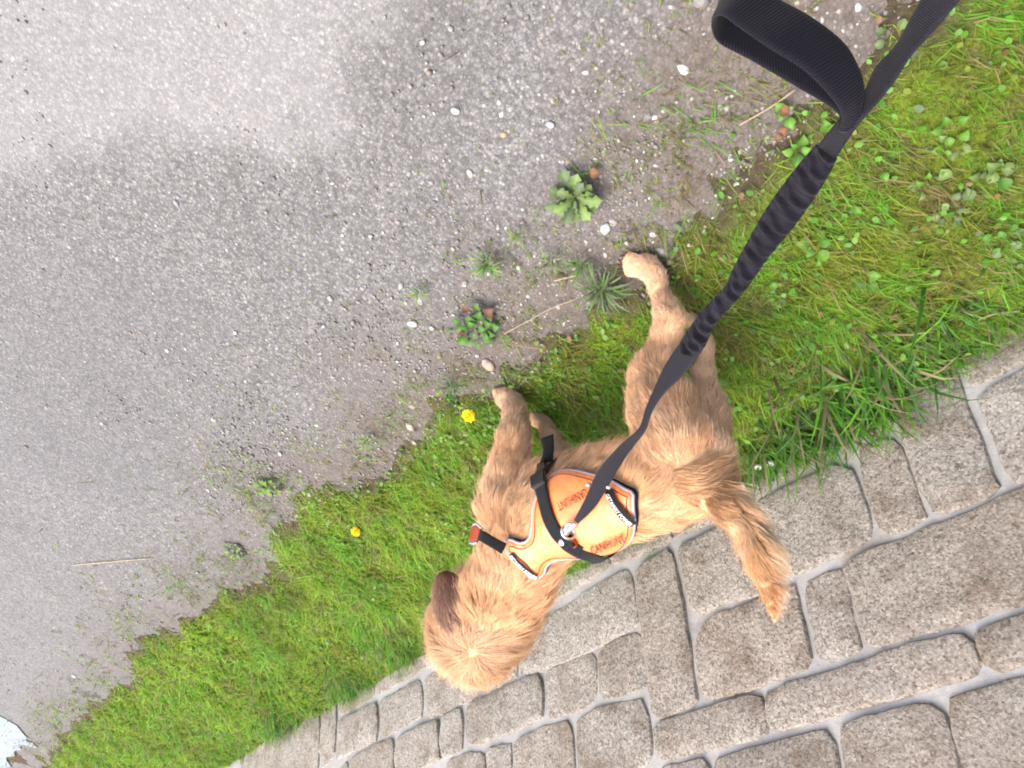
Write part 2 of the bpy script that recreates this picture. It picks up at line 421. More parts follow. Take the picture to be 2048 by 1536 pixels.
STONES = [
 [(1766,758),(1894,694),(1930,800),(1962,880),(1985,950),(2005,978),(1928,1012),(1876,1026),(1850,985),(1828,925),(1800,840)],
 [(1901,690),(1922,721),(1947,772),(2048,722),(2130,680),(2120,565),(1990,634)],
 [(1958,795),(2048,745),(2140,695),(2150,920),(2048,966),(2030,965),(2012,925),(1990,868)],
 [(1722,905),(1772,880),(1800,890),(1815,930),(1828,968),(1840,1008),(1849,1036),(1795,1064),(1770,1069),(1755,1038),(1740,990),(1730,945)],
 [(1718,788),(1762,762),(1785,848),(1762,862),(1725,878)],
 [(1545,938),(1590,868),(1690,812),(1702,885),(1640,916),(1590,942),(1555,958)],
 [(1512,1012),(1552,991),(1600,970),(1672,934),(1706,945),(1722,990),(1741,1040),(1744,1068),(1731,1081),(1698,1098),(1640,1126),(1590,1147),(1555,1160),(1535,1100)],
 [(1360,1097),(1404,1077),(1490,1032),(1515,1100),(1535,1178),(1521,1188),(1465,1201),(1406,1228),(1388,1222),(1380,1180),(1374,1145),(1364,1110)],
 [(1276,1138),(1326,1108),(1344,1102),(1350,1125),(1361,1184),(1372,1241),(1380,1284),(1388,1350),(1396,1402),(1388,1411),(1326,1432),(1312,1433),(1307,1405),(1298,1350),(1286,1245),(1279,1200)],
 [(1396,1278),(1410,1252),(1432,1235),(1460,1223),(1517,1205),(1590,1172),(1598,1200),(1610,1262),(1623,1308),(1622,1330),(1577,1350),(1497,1380),(1422,1397),(1408,1384),(1402,1343)],
 [(1612,1168),(1684,1142),(1692,1165),(1702,1228),(1718,1280),(1720,1297),(1700,1309),(1660,1324),(1645,1322),(1636,1290),(1624,1230)],
 [(1690,1130),(1753,1103),(1862,1059),(1950,1026),(2016,996),(2150,935),(2160,1160),(2048,1203),(1990,1219),(1938,1236),(1866,1258),(1825,1271),(1784,1282),(1745,1293),(1735,1280),(1722,1248),(1712,1200),(1698,1160)],
 [(1315,1449),(1388,1428),(1507,1394),(1526,1396),(1533,1436),(1541,1464),(1507,1475),(1446,1491),(1350,1514),(1320,1518),(1313,1480)],
 [(1535,1391),(1569,1373),(1640,1352),(1691,1338),(1743,1321),(1825,1293),(1907,1277),(1938,1270),(1950,1300),(1963,1338),(1928,1354),(1866,1371),(1805,1392),(1733,1407),(1685,1425),(1640,1435),(1590,1452),(1550,1464),(1541,1435)],
 [(1958,1264),(2010,1244),(2048,1238),(2150,1205),(2165,1285),(2048,1324),(1997,1342),(1980,1328),(1962,1295)],
 [(1904,1400),(1949,1386),(2048,1362),(2170,1330),(2200,1560),(1945,1600),(1930,1525),(1916,1475),(1906,1428)],
 [(1687,1457),(1702,1448),(1805,1422),(1846,1411),(1880,1417),(1896,1446),(1911,1498),(1928,1590),(1712,1620),(1698,1530),(1690,1480)],
 [(1433,1523),(1507,1499),(1640,1466),(1656,1465),(1669,1477),(1678,1528),(1690,1620),(1445,1680),(1436,1560)],
 [(1330,1538),(1415,1520),(1425,1560),(1430,1680),(1340,1700),(1325,1580)],
 [(1198,1305),(1240,1281),(1276,1266),(1284,1272),(1289,1305),(1297,1362),(1286,1376),(1240,1390),(1204,1395),(1199,1340)],
 [(1095,1348),(1140,1325),(1187,1307),(1192,1320),(1193,1345),(1195,1392),(1179,1411),(1130,1428),(1099,1438),(1095,1400)],
 [(937,1415),(1004,1382),(1078,1349),(1086,1365),(1090,1430),(1035,1460),(945,1491),(936,1460)],
 [(886,1434),(922,1417),(928,1445),(927,1500),(890,1515),(884,1480)],
 [(797,1478),(830,1460),(878,1440),(880,1480),(884,1516),(860,1530),(800,1560),(794,1510)],
 [(704,1519),(753,1490),(788,1480),(789,1505),(790,1565),(705,1600),(702,1540)],
 [(680,1540),(697,1524),(698,1605),(672,1612)],
 [(648,1385),(674,1370),(674,1480),(671,1503),(660,1525),(646,1535),(643,1500)],
 [(680,1441),(722,1422),(755,1407),(757,1440),(756,1478),(725,1495),(695,1508),(675,1518),(677,1480)],
 [(762,1404),(800,1382),(842,1361),(846,1390),(845,1432),(805,1455),(763,1478),(762,1440)],
 [(852,1358),(900,1330),(960,1302),(965,1360),(963,1390),(924,1409),(862,1436),(853,1400)],
 [(969,1300),(1035,1268),(1038,1310),(1036,1354),(1000,1372),(971,1388)],
 [(1043,1265),(1085,1241),(1169,1192),(1217,1160),(1262,1140),(1267,1165),(1274,1225),(1278,1250),(1229,1275),(1189,1297),(1130,1322),(1082,1341),(1046,1352),(1044,1310)],
 [(1026,1168),(1190,1078),(1215,1066),(1220,1128),(1210,1140),(1155,1174),(1090,1212),(1035,1243)],
 [(1226,1128),(1223,1062),(1330,1006),(1345,1082),(1310,1097),(1266,1115)],
 [(1352,1072),(1400,1055),(1480,1020),(1470,930),(1338,1002)],
 [(1487,1014),(1530,992),(1548,968),(1535,898),(1478,928)],
 [(757,1388),(800,1366),(848,1338),(1020,1250),(1010,1170),(830,1262),(750,1312)],
 [(681,1432),(682,1362),(742,1322),(750,1392),(715,1413)],
 [(545,1452),(598,1412),(640,1392),(640,1500),(636,1545),(560,1585),(500,1600),(478,1500)],
 [(897,1524),(940,1507),(968,1507),(972,1536),(975,1600),(900,1630),(893,1560)],
 [(976,1502),(1023,1488),(1025,1536),(1026,1580),(980,1598)],
 [(1033,1483),(1086,1457),(1140,1443),(1146,1470),(1151,1530),(1156,1590),(1034,1620),(1031,1540)],
 [(1157,1440),(1200,1420),(1245,1408),(1285,1401),(1293,1420),(1303,1480),(1302,1522),(1260,1545),(1165,1580),(1160,1500)],
]
# mortar bed: the wall's own body, battered face towards the road, with thickness
us = np.concatenate([np.linspace(-5, -.6, 30)[:-1], np.arange(-.6, 4.6, .03), np.linspace(4.6, 30, 120)[1:]]); vs = np.arange(-.15, 1.5, .03)
U, V = np.meshgrid(us, vs)
Nn = .0005 + (noise2(U, V, 16, 71, 3) - .5) * .009
PT = W0 + U[..., None] * WU + V[..., None] * WV + Nn[..., None] * WN
n_, k_ = U.shape; idx = np.arange(n_ * k_).reshape(n_, k_)
F = [tuple(q) for q in np.stack([idx[:-1, :-1], idx[:-1, 1:], idx[1:, 1:], idx[1:, :-1]], -1).reshape(-1, 4)]
VV = list(PT.reshape(-1, 3)); back = len(VV)
top = PT[-1]; bot = PT[0]
for p in top: VV.append(p + np.array([-.4, 0, 0]))
for p in bot: VV.append(np.array([top[0][0] - .4, p[1], -.2]))
for i in range(k_ - 1):
    F.append((idx[-1, i], idx[-1, i + 1], back + i + 1, back + i)); F.append((back + i, back + i + 1, back + k_ + i + 1, back + k_ + i))
wall = mesh('stone_wall', VV, F, M_MORTAR, None, True)
tag(wall, 'grey beige wall of roughly squared stones set in smooth grey mortar beside the grass', 'wall')

def smooth_poly(P, it=1, cut=.18):
    P = np.asarray(P, float)
    for _ in range(it):
        Q = np.roll(P, -1, 0); P = np.stack([P * (1 - cut) + Q * cut, P * cut + Q * (1 - cut)], 1).reshape(-1, 2)
    return P

def resample(P, step, closed=True):
    P = np.asarray(P, float); Q = np.vstack([P, P[:1]]) if closed else P
    L = np.r_[0, np.cumsum(np.linalg.norm(np.diff(Q, axis=0), axis=1))]
    n = max(3, int(round(L[-1] / step))); s = np.linspace(0, L[-1], n + (0 if closed else 1), endpoint=not closed)
    return np.stack([np.interp(s, L, Q[:, k]) for k in range(Q.shape[1])], 1)

def inset(P, d):
    c = P.mean(0); T = np.roll(P, -1, 0) - np.roll(P, 1, 0); N = np.stack([-T[:, 1], T[:, 0]], 1); N /= np.linalg.norm(N, axis=1)[:, None] + 1e-12
    a = 0.5 * np.sum(P[:, 0] * np.roll(P[:, 1], -1) - np.roll(P[:, 0], -1) * P[:, 1])
    return P + N * d * (1 if a > 0 else -1)

def make_stone(uv, seed, step=.022, proud=None):
    P = np.asarray(uv, float)
    a = 0.5 * np.sum(P[:, 0] * np.roll(P[:, 1], -1) - np.roll(P[:, 0], -1) * P[:, 1])
    if a < 0: P = P[::-1]
    P = resample(smooth_poly(P, 1, .07), step)
    P = P + (np.stack([noise2(P[:, 0], P[:, 1], 45, seed, 2), noise2(P[:, 0], P[:, 1], 45, seed + 9, 2)], 1) - .5) * .008
    r = random.Random(seed); proud = proud or r.uniform(.0055, .0125)
    rings = [(-.0065, -.012), (-.0055, proud * .3), (-.003, proud * .8), (.004, proud)]
    verts, faces = [], []; n = len(P); tops = None
    for d, h in rings:
        Q = inset(P, d)
        for q in Q:
            hh = h + ((noise2(q[0], q[1], 30, seed + 3, 3) - .5) * .007 if h > 0 else 0)
            verts.append(wall_pt(q[0], q[1], hh))
        tops = Q
    for k in range(len(rings) - 1):
        for i in range(n):
            j = (i + 1) % n; faces.append((k * n + i, k * n + j, (k + 1) * n + j, (k + 1) * n + i))
    lo, hi = tops.min(0), tops.max(0); gx, gy = np.meshgrid(np.arange(lo[0], hi[0], step), np.arange(lo[1], hi[1], step))
    gx = gx.ravel() + RNG.uniform(-.2, .2, gx.size) * step; gy = gy.ravel() + RNG.uniform(-.2, .2, gy.size) * step
    T = tops.tolist(); ok = in_poly(gx, gy, T) & (poly_dist(gx, gy, T) > step * .45)
    pts = [Vector(p) for p in tops] + [Vector((x, y)) for x, y in zip(gx[ok], gy[ok])]
    r2 = delaunay_2d_cdt(pts, [], [list(range(n))], 1, 1e-6)
    base = (len(rings) - 1) * n; mp = {}
    for i, p in enumerate(r2[0]):
        src = r2[3][i]
        if src and min(src) < n: mp[i] = base + min(src)
        else:
            dd = float(poly_dist(np.array([p[0]]), np.array([p[1]]), T)[0]); dome = .0015 * min(1, dd / .04)
            mp[i] = len(verts)
            verts.append(wall_pt(p[0], p[1], proud + dome + (noise2(p[0], p[1], 30, seed + 3, 3) - .5) * .009 + (noise2(p[0], p[1], 9, seed + 5, 2) - .5) * .008))
    for f in r2[2]: faces.append(tuple(mp[i] for i in f))
    col = []
    for v in verts:
        u_ = (v - W0) @ WU; v_ = (v - W0) @ WV
        rust = float(sstep(.56, .70, noise2(u_, v_, 7, 300, 4))) * .75
        alg = float(sstep(.12, .0, v_) * sstep(.35, .6, noise2(u_, v_, 15, 311, 3))) * .8
        col.append((rust, alg, 0))
    bm = bmesh.new(); me = bpy.data.meshes.new('stone'); me.from_pydata([tuple(v) for v in verts], [], faces); bm.from_mesh(me)
    bmesh.ops.recalc_face_normals(bm, faces=bm.faces); bm.to_mesh(me); bm.free(); me.set_sharp_from_angle(angle=math.radians(28))
    at = me.color_attributes.new('col', 'FLOAT_COLOR', 'POINT')
    at.data.foreach_set('color', np.concatenate([np.array(col), np.ones((len(col), 1))], 1).ravel())
    return link('stone', me, M_STONE, wall, True)

for i, poly in enumerate(STONES):
    make_stone([px_uv(p) for p in poly], 500 + i * 7)
# the courses go on outside the picture
traced = [[px_uv(p) for p in q] for q in STONES]
rr = random.Random(4); v0 = -.06
for row in range(11):
    hgt = rr.uniform(.11, .16); u0 = -1.6
    while u0 < 6.5:
        L = 0
        for L in sorted((rr.uniform(.07, .32) for _ in range(5)), reverse=True):
          ok = True
          for uu in np.linspace(u0, u0 + L, 5):
            for vv in np.linspace(v0, v0 + hgt, 4):
                p, dz = project(wall_pt(uu, vv))
                if dz > 0 and -8 < p[0] < 2056 and -8 < p[1] < 1544: ok = False
                for q in traced:
                    if not ok: break
                    if abs(q[0][0] - uu) < .8 and (in_poly(np.array([uu]), np.array([vv]), q)[0] or poly_dist(np.array([uu]), np.array([vv]), q)[0] < .006): ok = False
                if not ok: break
            if not ok: break
          if ok: break
        if ok and v0 + hgt < 1.48:
            g = .011; make_stone([(u0 + g, v0 + g), (u0 + L - g, v0 + g), (u0 + L - g, v0 + hgt - g), (u0 + g, v0 + hgt - g)], 900 + rr.randrange(9000), .05)
        u0 += L if ok else .025
    v0 += hgt
# ------------------------------------------------------------------ dog: one continuous body
BALLS = []                                            # centre, radius, flow, fur length, colour key
def chain(keys, name, fur, dens=3.0):
    pts = [at_z(k[:2], k[2]) for k in keys]
    rad = [k[3] * depth_of(p) / FPX for k, p in zip(keys, pts)]
    for a in range(len(pts) - 1):
        L = np.linalg.norm(pts[a + 1] - pts[a]); n = max(2, int(L / (min(rad[a], rad[a + 1]) / dens)))
        fl = (pts[a + 1] - pts[a]) / (L + 1e-9)
        for i in range(n + (1 if a == len(pts) - 2 else 0)):
            t = i / n; ts = t * t * (3 - 2 * t)
            BALLS.append((pts[a] * (1 - t) + pts[a + 1] * t, rad[a] * (1 - ts) + rad[a + 1] * ts, fl, fur[a] * (1 - t) + fur[min(a + 1, len(fur) - 1)] * t, name))
    return pts
HEAD_C = at_z((955, 1250), .40)
chain([(957, 1262, .40, 90), (1008, 1185, .385, 78), (1048, 1112, .352, 78), (1088, 1042, .318, 86), (1202, 1005, .325, 90), (1302, 978, .338, 84), (1380, 955, .345, 76), (1405, 968, .355, 54)], 'torso',
      [.054, .048, .036, .029, .029, .030, .031, .033])
chain([(1060, 1085, .27, 55), (1095, 985, .255, 62), (1180, 960, .275, 62), (1260, 935, .30, 52)], 'torso', [.03, .028, .028, .025])   # keel and belly
FD = np.array([-.30, .82, -.48]); FD /= np.linalg.norm(FD)
MUZ = [HEAD_C + FD * d for d in (0.05, .095, .135)]
for q, r_ in zip(MUZ, (.056, .042, .033)):
    BALLS.append((q, r_, -FD, .012, 'muzzle'))
BALLS.append((MUZ[1] * .5 + MUZ[2] * .5, .037, -FD, .010, 'muzzle'))
chain([(1005, 1015, .265, 50), (1010, 965, .22, 44), (1026, 885, .15, 32), (1030, 835, .085, 26), (1026, 805, .04, 21), (1012, 796, .026, 23)], 'leg', [.028, .026, .024, .018, .014, .011])
chain([(1118, 985, .22, 48), (1120, 925, .165, 32), (1108, 885, .105, 20), (1090, 850, .05, 16), (1076, 838, .025, 18)], 'legdark', [.022, .02, .016, .010, .008])
chain([(1355, 900, .315, 78), (1330, 835, .26, 72), (1308, 760, .195, 48), (1328, 690, .14, 30), (1338, 640, .108, 29), (1320, 588, .055, 20), (1311, 552, .032, 23), (1292, 532, .027, 26), (1273, 534, .022, 21)], 'leg', [.028, .026, .024, .020, .015, .013, .012, .011, .010])
chain([(1343, 655, .125, 22), (1356, 634, .112, 19), (1346, 612, .085, 17)], 'leg', [.014, .012, .012])
chain([(1425, 905, .315, 40), (1420, 840, .25, 38), (1405, 765, .18, 24), (1414, 705, .125, 15), (1418, 685, .105, 14), (1402, 655, .05, 13), (1380, 634, .022, 15)], 'legfar', [.024, .022, .018, .012, .010, .008, .008])
TOES = []
def toes(px, z, spread, ahead):
    c = at_z(px, z)
    for k in (-1.5, -.5, .5, 1.5):
        q = c + np.array([ahead[1], -ahead[0], 0]) * k * spread + ahead * (.012 - abs(k) * .003)
        BALLS.append((np.array([q[0], q[1], .014]), .0132, ahead, .006, 'leg')); TOES.append((np.array([q[0], q[1], .011]) + ahead * .012, ahead))
FWD = np.array([.10, .99, 0.0])
toes((1008, 794), .017, .012, FWD); toes((1070, 836), .014, .0105, FWD); toes((1268, 532), .018, .010, np.array([.75, .6, 0])); toes((1374, 632), .014, .010, FWD)
chain([(1405, 970, .36, 42), (1432, 1000, .395, 34), (1476, 1045, .43, 27), (1510, 1105, .465, 24), (1534, 1170, .495, 19), (1545, 1228, .515, 11)], 'tail', [.028, .030, .030, .027, .019, .010])
BC = np.array([b[0] for b in BALLS]); BR = np.array([b[1] for b in BALLS]); BF = np.array([b[2] for b in BALLS]); BL = np.array([b[3] for b in BALLS]); BN = np.array([b[4] for b in BALLS])
_bm = bmesh.new(); bmesh.ops.create_icosphere(_bm, subdivisions=2, radius=1.0)
_sv = np.array([v.co[:] for v in _bm.verts]); _sf = np.array([[v.index for v in f.verts] for f in _bm.faces]); _bm.free()
SV = (BC[:, None, :] + BR[:, None, None] * _sv[None]).reshape(-1, 3)
SV[:, 2] = np.maximum(SV[:, 2], .003)
SF = (np.arange(len(BC))[:, None, None] * len(_sv) + _sf[None]).reshape(-1, 3)
tmp = fast_mesh('body_form', SV, SF)
md = tmp.modifiers.new('r', 'REMESH'); md.mode = 'VOXEL'; md.voxel_size = .0062
md = tmp.modifiers.new('s', 'SMOOTH'); md.factor = .6; md.iterations = 9
dg = bpy.context.evaluated_depsgraph_get(); me_body = bpy.data.meshes.new_from_object(tmp.evaluated_get(dg))
me_body.name = 'dog'; bpy.data.objects.remove(tmp, do_unlink=True)
dog = link('dog', me_body, M_SKIN, None, True)
tag(dog, 'sandy golden long haired young dog trotting along the verge in an orange harness, tail raised', 'dog')
BV = np.zeros(len(me_body.vertices) * 3); me_body.vertices.foreach_get('co', BV); BV = BV.reshape(-1, 3)
BPOLY = [tuple(p.vertices) for p in me_body.polygons]
BVH = BVHTree.FromPolygons([tuple(v) for v in BV], BPOLY)

for q, ah in TOES:
    P_ = [q, q + ah * .006 + np.array([0, 0, .001]), q + ah * .011 - np.array([0, 0, .004])]
    V_, F_ = [], []
    for k_i, (p_, r_) in enumerate(zip(P_, (.0028, .0022, .0004))):
        for k in range(6): a = k * math.pi / 3; V_.append(p_ + np.array([-ah[1], ah[0], 0]) * math.cos(a) * r_ + np.array([0, 0, 1]) * math.sin(a) * r_)
    for i_ in range(2):
        for k in range(6): F_.append((i_ * 6 + k, i_ * 6 + (k + 1) % 6, i_ * 6 + 6 + (k + 1) % 6, i_ * 6 + 6 + k))
    mesh('claw', V_, F_ + [tuple(range(12, 18))], M_NOSE, dog, True)

# ------------------------------------------------------------------ torso hull that the harness lies on
AX0, AX1 = at_z((1012, 1160), .352), at_z((1330, 955), .33)
AXL = np.linalg.norm(AX1 - AX0); AXD = (AX1 - AX0) / AXL
_side = np.cross(AXD, [0, 0, 1.0]); _side /= np.linalg.norm(_side); _up = np.cross(_side, AXD)
def adir(th): return _up * math.cos(th) + _side * math.sin(th)
if project(AX0 + AXD * .1 + _side * .1)[0][1] > project(AX0 + AXD * .1)[0][1]: _side = -_side      # positive angle = the dog's right flank
NS, NT = 64, 128
Ss = np.linspace(-.06, AXL + .06, NS); Ts = np.linspace(-math.pi, math.pi, NT, endpoint=False)
RT = np.zeros((NS, NT))
for i, s in enumerate(Ss):
    for j, th in enumerate(Ts):
        d = adir(th); o = AX0 + AXD * s
        h = BVH.ray_cast(Vector(o + d * .30), Vector(-d), .30)
        RT[i, j] = .30 - h[3] if h[0] is not None else .05
RT = np.minimum(RT, .125)
for _ in range(10):
    RT = (np.roll(RT, 1, 1) + np.roll(RT, -1, 1) + 2 * RT) / 4
    Q = np.pad(RT, ((1, 1), (0, 0)), 'edge'); RT = (Q[:-2] + Q[2:] + 2 * RT) / 4
def hull_r(s, th):
    a = np.clip((s - Ss[0]) / (Ss[1] - Ss[0]), 0, NS - 1.001); b = ((th + math.pi) / (2 * math.pi) * NT) % NT
    i, j = int(a), int(b); fa, fb = a - i, b - j; j2 = (j + 1) % NT
    return (RT[i, j] * (1 - fb) + RT[i, j2] * fb) * (1 - fa) + (RT[i + 1, j] * (1 - fb) + RT[i + 1, j2] * fb) * fa
def hull(s, th, off=.0):
    return AX0 + AXD * s + adir(th) * (hull_r(s, th) + off)
H_OFF = .015
HV = [tuple(hull(s, th, H_OFF)) for s in Ss for th in Ts]
HF = [(i * NT + j, i * NT + (j + 1) % NT, (i + 1) * NT + (j + 1) % NT, (i + 1) * NT + j) for i in range(NS - 1) for j in range(NT)]
HBVH = BVHTree.FromPolygons(HV, HF)
def px_hull(px):
    r = ray(px); r = r / np.linalg.norm(r); h = HBVH.ray_cast(Vector(CAM), Vector(r))
    if h[0] is None:                                  # just past the outline: slide to the nearest point of the hull
        k = np.linalg.norm(AX0 + AXD * AXL * .5 - CAM); h = HBVH.find_nearest(Vector(CAM + r * k))
    return np.array(h[0])
def px_st(px):
    p = px_hull(px) - AX0; s = p @ AXD; q = p - AXD * s
    return s, math.atan2(q @ _side, q @ _up)
_, TH0 = px_st((1180, 1042))
print('harness ridge angle', math.degrees(TH0))

RIGHT_PX = [(1281, 1025), (1273, 1005), (1250, 980), (1222, 962), (1190, 950), (1150, 940), (1125, 938), (1102, 948), (1085, 968), (1072, 990), (1065, 1010),
            (1063, 1045), (1060, 1073), (1050, 1085), (1035, 1087), (1020, 1078), (1008, 1082), (1012, 1108), (1030, 1118), (1050, 1133), (1076, 1153), (1090, 1160)]
half = [px_st(p) for p in RIGHT_PX]
print('rear', [tuple(round(q, 3) for q in h) for h in half[:5]]); half[0] = (max(half[1][0], half[0][0]) + .003, TH0); half[-1] = (half[-1][0], TH0)
del half[1]
half = [(s, max(th, TH0)) for s, th in half]; del half[-2]
RMEAN = float(RT.mean())
outline = [(s, (th - TH0) * RMEAN) for s, th in half] + [(s, -(th - TH0) * RMEAN) for s, th in half[-2:0:-1]]
outline = smooth_poly(outline, 2, .2); outline = resample(outline, .006)
def pan(q, off): return hull(q[0], TH0 + q[1] / RMEAN, off)

harness = empty('dog_harness', hull(AXL * .5, TH0, 0), 'bright orange padded dog harness with grey piping and black straps', 'harness')
harness.location = (0, 0, 0)
def panel(name, poly, lo, hi, mat, parent, step=.008):
    n = len(poly); T = [tuple(p) for p in poly]; mn, mx = np.min(poly, 0), np.max(poly, 0)
    gx, gy = np.meshgrid(np.arange(mn[0], mx[0], step), np.arange(mn[1], mx[1], step)); gx, gy = gx.ravel(), gy.ravel()
    ok = in_poly(gx, gy, T) & (poly_dist(gx, gy, T) > step * .5)
    r = delaunay_2d_cdt([Vector(p) for p in T] + [Vector((x, y)) for x, y in zip(gx[ok], gy[ok])], [], [list(range(n))], 1, 1e-7)
    V, Fc = [], []; m = len(r[0]); ed = [None] * n
    for i, p in enumerate(r[0]):
        e = float(poly_dist(np.array([p[0]]), np.array([p[1]]), T)[0]); puff = .004 * min(1, e / .02) if hi - lo > .003 else 0
        wr = (noise2(p[0], p[1], 38, 77, 2) - .5) * .006 * min(1, e / .02) if hi - lo > .003 else 0
        V.append(pan(p, hi + puff + wr)); src = [k for k in r[3][i] if k < n]
        for k in src: ed[k] = i
    for p in r[0]: V.append(pan(p, lo))
    for f in r[2]: Fc.append(tuple(f)); Fc.append(tuple(m + k for k in reversed(f)))
    for k in range(n):
        a, b = ed[k], ed[(k + 1) % n]
        if a is not None and b is not None and a != b: Fc.append((b, a, m + a, m + b))
    o = mesh(name, V, Fc, mat, parent, True)
    bm = bmesh.new(); bm.from_mesh(o.data); bmesh.ops.recalc_face_normals(bm, faces=bm.faces); bm.to_mesh(o.data); bm.free()
    return o
pnl = panel('back_panel', outline, .006, H_OFF, M_ORANGE, harness)

def tube(name, P, r, mat, parent=None, closed=False, n=8, flat=1.0):
    P = [np.asarray(p, float) for p in P]; m = len(P); V, Fc = [], []; up = None
    for i in range(m):
        a, b = (P[(i - 1) % m], P[(i + 1) % m]) if closed else (P[max(0, i - 1)], P[min(m - 1, i + 1)])
        T = b - a; T /= np.linalg.norm(T) + 1e-12
        if up is None: up = np.cross(T, [0.3, .5, .81])
        up = up - T * (up @ T); up /= np.linalg.norm(up) + 1e-12; sd = np.cross(T, up)
        rr_ = r[i] if hasattr(r, '__len__') else r
        for k in range(n):
            an = 2 * math.pi * k / n; V.append(P[i] + (up * math.cos(an) + sd * math.sin(an) * flat) * rr_)
    for i in range(m if closed else m - 1):
        for k in range(n):
            i2 = (i + 1) % m; Fc.append((i * n + k, i * n + (k + 1) % n, i2 * n + (k + 1) % n, i2 * n + k))
    if not closed: Fc += [tuple(range(n))[::-1], tuple((m - 1) * n + k for k in range(n))]
    return mesh(name, V, Fc, mat, parent, True)

tube('piping', [pan(q, .0125) for q in outline], .0029, M_PIPING, pnl, True)
tube('stitching', [pan(q, H_OFF + .0024) for q in resample(inset(outline, .0085), .008)], .0007, M_PRINT, pnl, True)
tube('padding_edge', [pan(q, .006) for q in resample(inset(outline, -.0015), .008)], .0036, M_BLACKWEB, pnl, True)

def catmull(P, n=8):
    P = [np.asarray(p, float) for p in P]; out = []
    Q = [2 * P[0] - P[1]] + P + [2 * P[-1] - P[-2]]
    for i in range(1, len(Q) - 2):
        for k in range(n):
            t = k / n; a, b, c, d = Q[i - 1], Q[i], Q[i + 1], Q[i + 2]
            out.append(.5 * (2 * b + (c - a) * t + (2 * a - 5 * b + 4 * c - d) * t * t + (3 * b - a - 3 * c + d) * t ** 3))
    out.append(P[-1]); return out

def ribbon(name, Lp, Rp, thick, mat, parent=None, puff=None, cols=8):
    """band between two 3D edge lines, with real thickness; puff(i, k) lifts the faces"""
    m = len(Lp); V, Fc, UVs = [], [], []; ln = 0; cl = []
    for i in range(m):
        C = (Lp[i] + Rp[i]) / 2
        if i: ln += np.linalg.norm(C - prev)
        prev = C; cl.append(ln)
    for i in range(m):
        a, b = max(0, i - 1), min(m - 1, i + 1)
        T = (Lp[b] + Rp[b]) - (Lp[a] + Rp[a]); S = Rp[i] - Lp[i]; N = np.cross(T, S); N /= np.linalg.norm(N) + 1e-12
        for side in (1, -1):
            for k in range(cols + 1):
                u = k / cols; e = (1 - abs(2 * u - 1) ** 6)
                h = thick / 2 * (.35 + .65 * e) + (puff(cl[i], u) if puff else 0)
                V.append(Lp[i] * (1 - u) + Rp[i] * u + N * h * side)
    w_ = 2 * (cols + 1)
    for i in range(m - 1):
        for k in range(cols):
            a = i * w_ + k; Fc.append((a, a + 1, a + w_ + 1, a + w_)); b = a + cols + 1; Fc.append((b, b + w_, b + w_ + 1, b + 1))
        a = i * w_; b = a + cols + 1; Fc.append((a, a + w_, b + w_, b)); a += cols; b += cols; Fc.append((a, b, b + w_, a + w_))
    for e in (0, m - 1):
        a = e * w_; Fc += [(a + k, a + k + 1, a + k + cols + 2, a + k + cols + 1) for k in range(cols)]
    o = mesh(name, V, Fc, mat, parent, True); uv = o.data.uv_layers.new(name='UVMap')
    vi = np.zeros(len(o.data.loops), np.int32); o.data.loops.foreach_get('vertex_index', vi)
    u_all = np.array([[cl[v // w_], ((v % w_) % (cols + 1)) / cols * .03] for v in range(m * w_)])
    uv.data.foreach_set('uv', u_all[vi].ravel())
    bm = bmesh.new(); bm.from_mesh(o.data); bmesh.ops.recalc_face_normals(bm, faces=bm.faces); bm.to_mesh(o.data); bm.free()
    return o

def hull_strap(name, st, width, off, thick, mat, parent=harness, n=7):
    """strap along (s, theta) stations on the hull"""
    P = catmull([np.array([s, th]) for s, th in st], n); Lp, Rp = [], []
    for i in range(len(P)):
        a, b = P[max(0, i - 1)], P[min(len(P) - 1, i + 1)]
        C = hull(*P[i], off); T = hull(*b, off) - hull(*a, off); N = adir(P[i][1]); S = np.cross(T, N); S /= np.linalg.norm(S)
        Lp.append(C - S * width / 2); Rp.append(C + S * width / 2)
    return ribbon(name, Lp, Rp, thick, mat, parent)

MM = depth_of(px_hull((1150, 1040))) / FPX
print('mm per px at harness', MM * 1000)
gr = [px_st(p) for p in [(1083, 952), (1088, 985), (1094, 1012), (1104, 1042), (1120, 1068), (1142, 1086)]]
left = [(s, 2 * TH0 - th) for s, th in gr[::-1]]
girth = gr + [px_st((1162, 1097))] + [(left[k][0], left[k][1]) for k in range(1, len(left))] + [(left[-1][0], left[-1][1] - .5), (left[-1][0] - .0, left[-1][1] - 1.0)]
hull_strap('girth_strap', girth, 34 * MM, H_OFF + .006, .003, M_BLACKWEB)
fr = [px_st(p) for p in [(1085, 968), (1083, 940), (1092, 908)]]
fr = [(s, th) for s, th in fr]
hull_strap('belly_strap', [gr[0], (gr[0][0] - .004, gr[0][1] + .3), (gr[0][0] - .008, gr[0][1] + .75), (gr[0][0] - .008, gr[0][1] + 1.3)], 30 * MM, .012, .003, M_BLACKWEB)
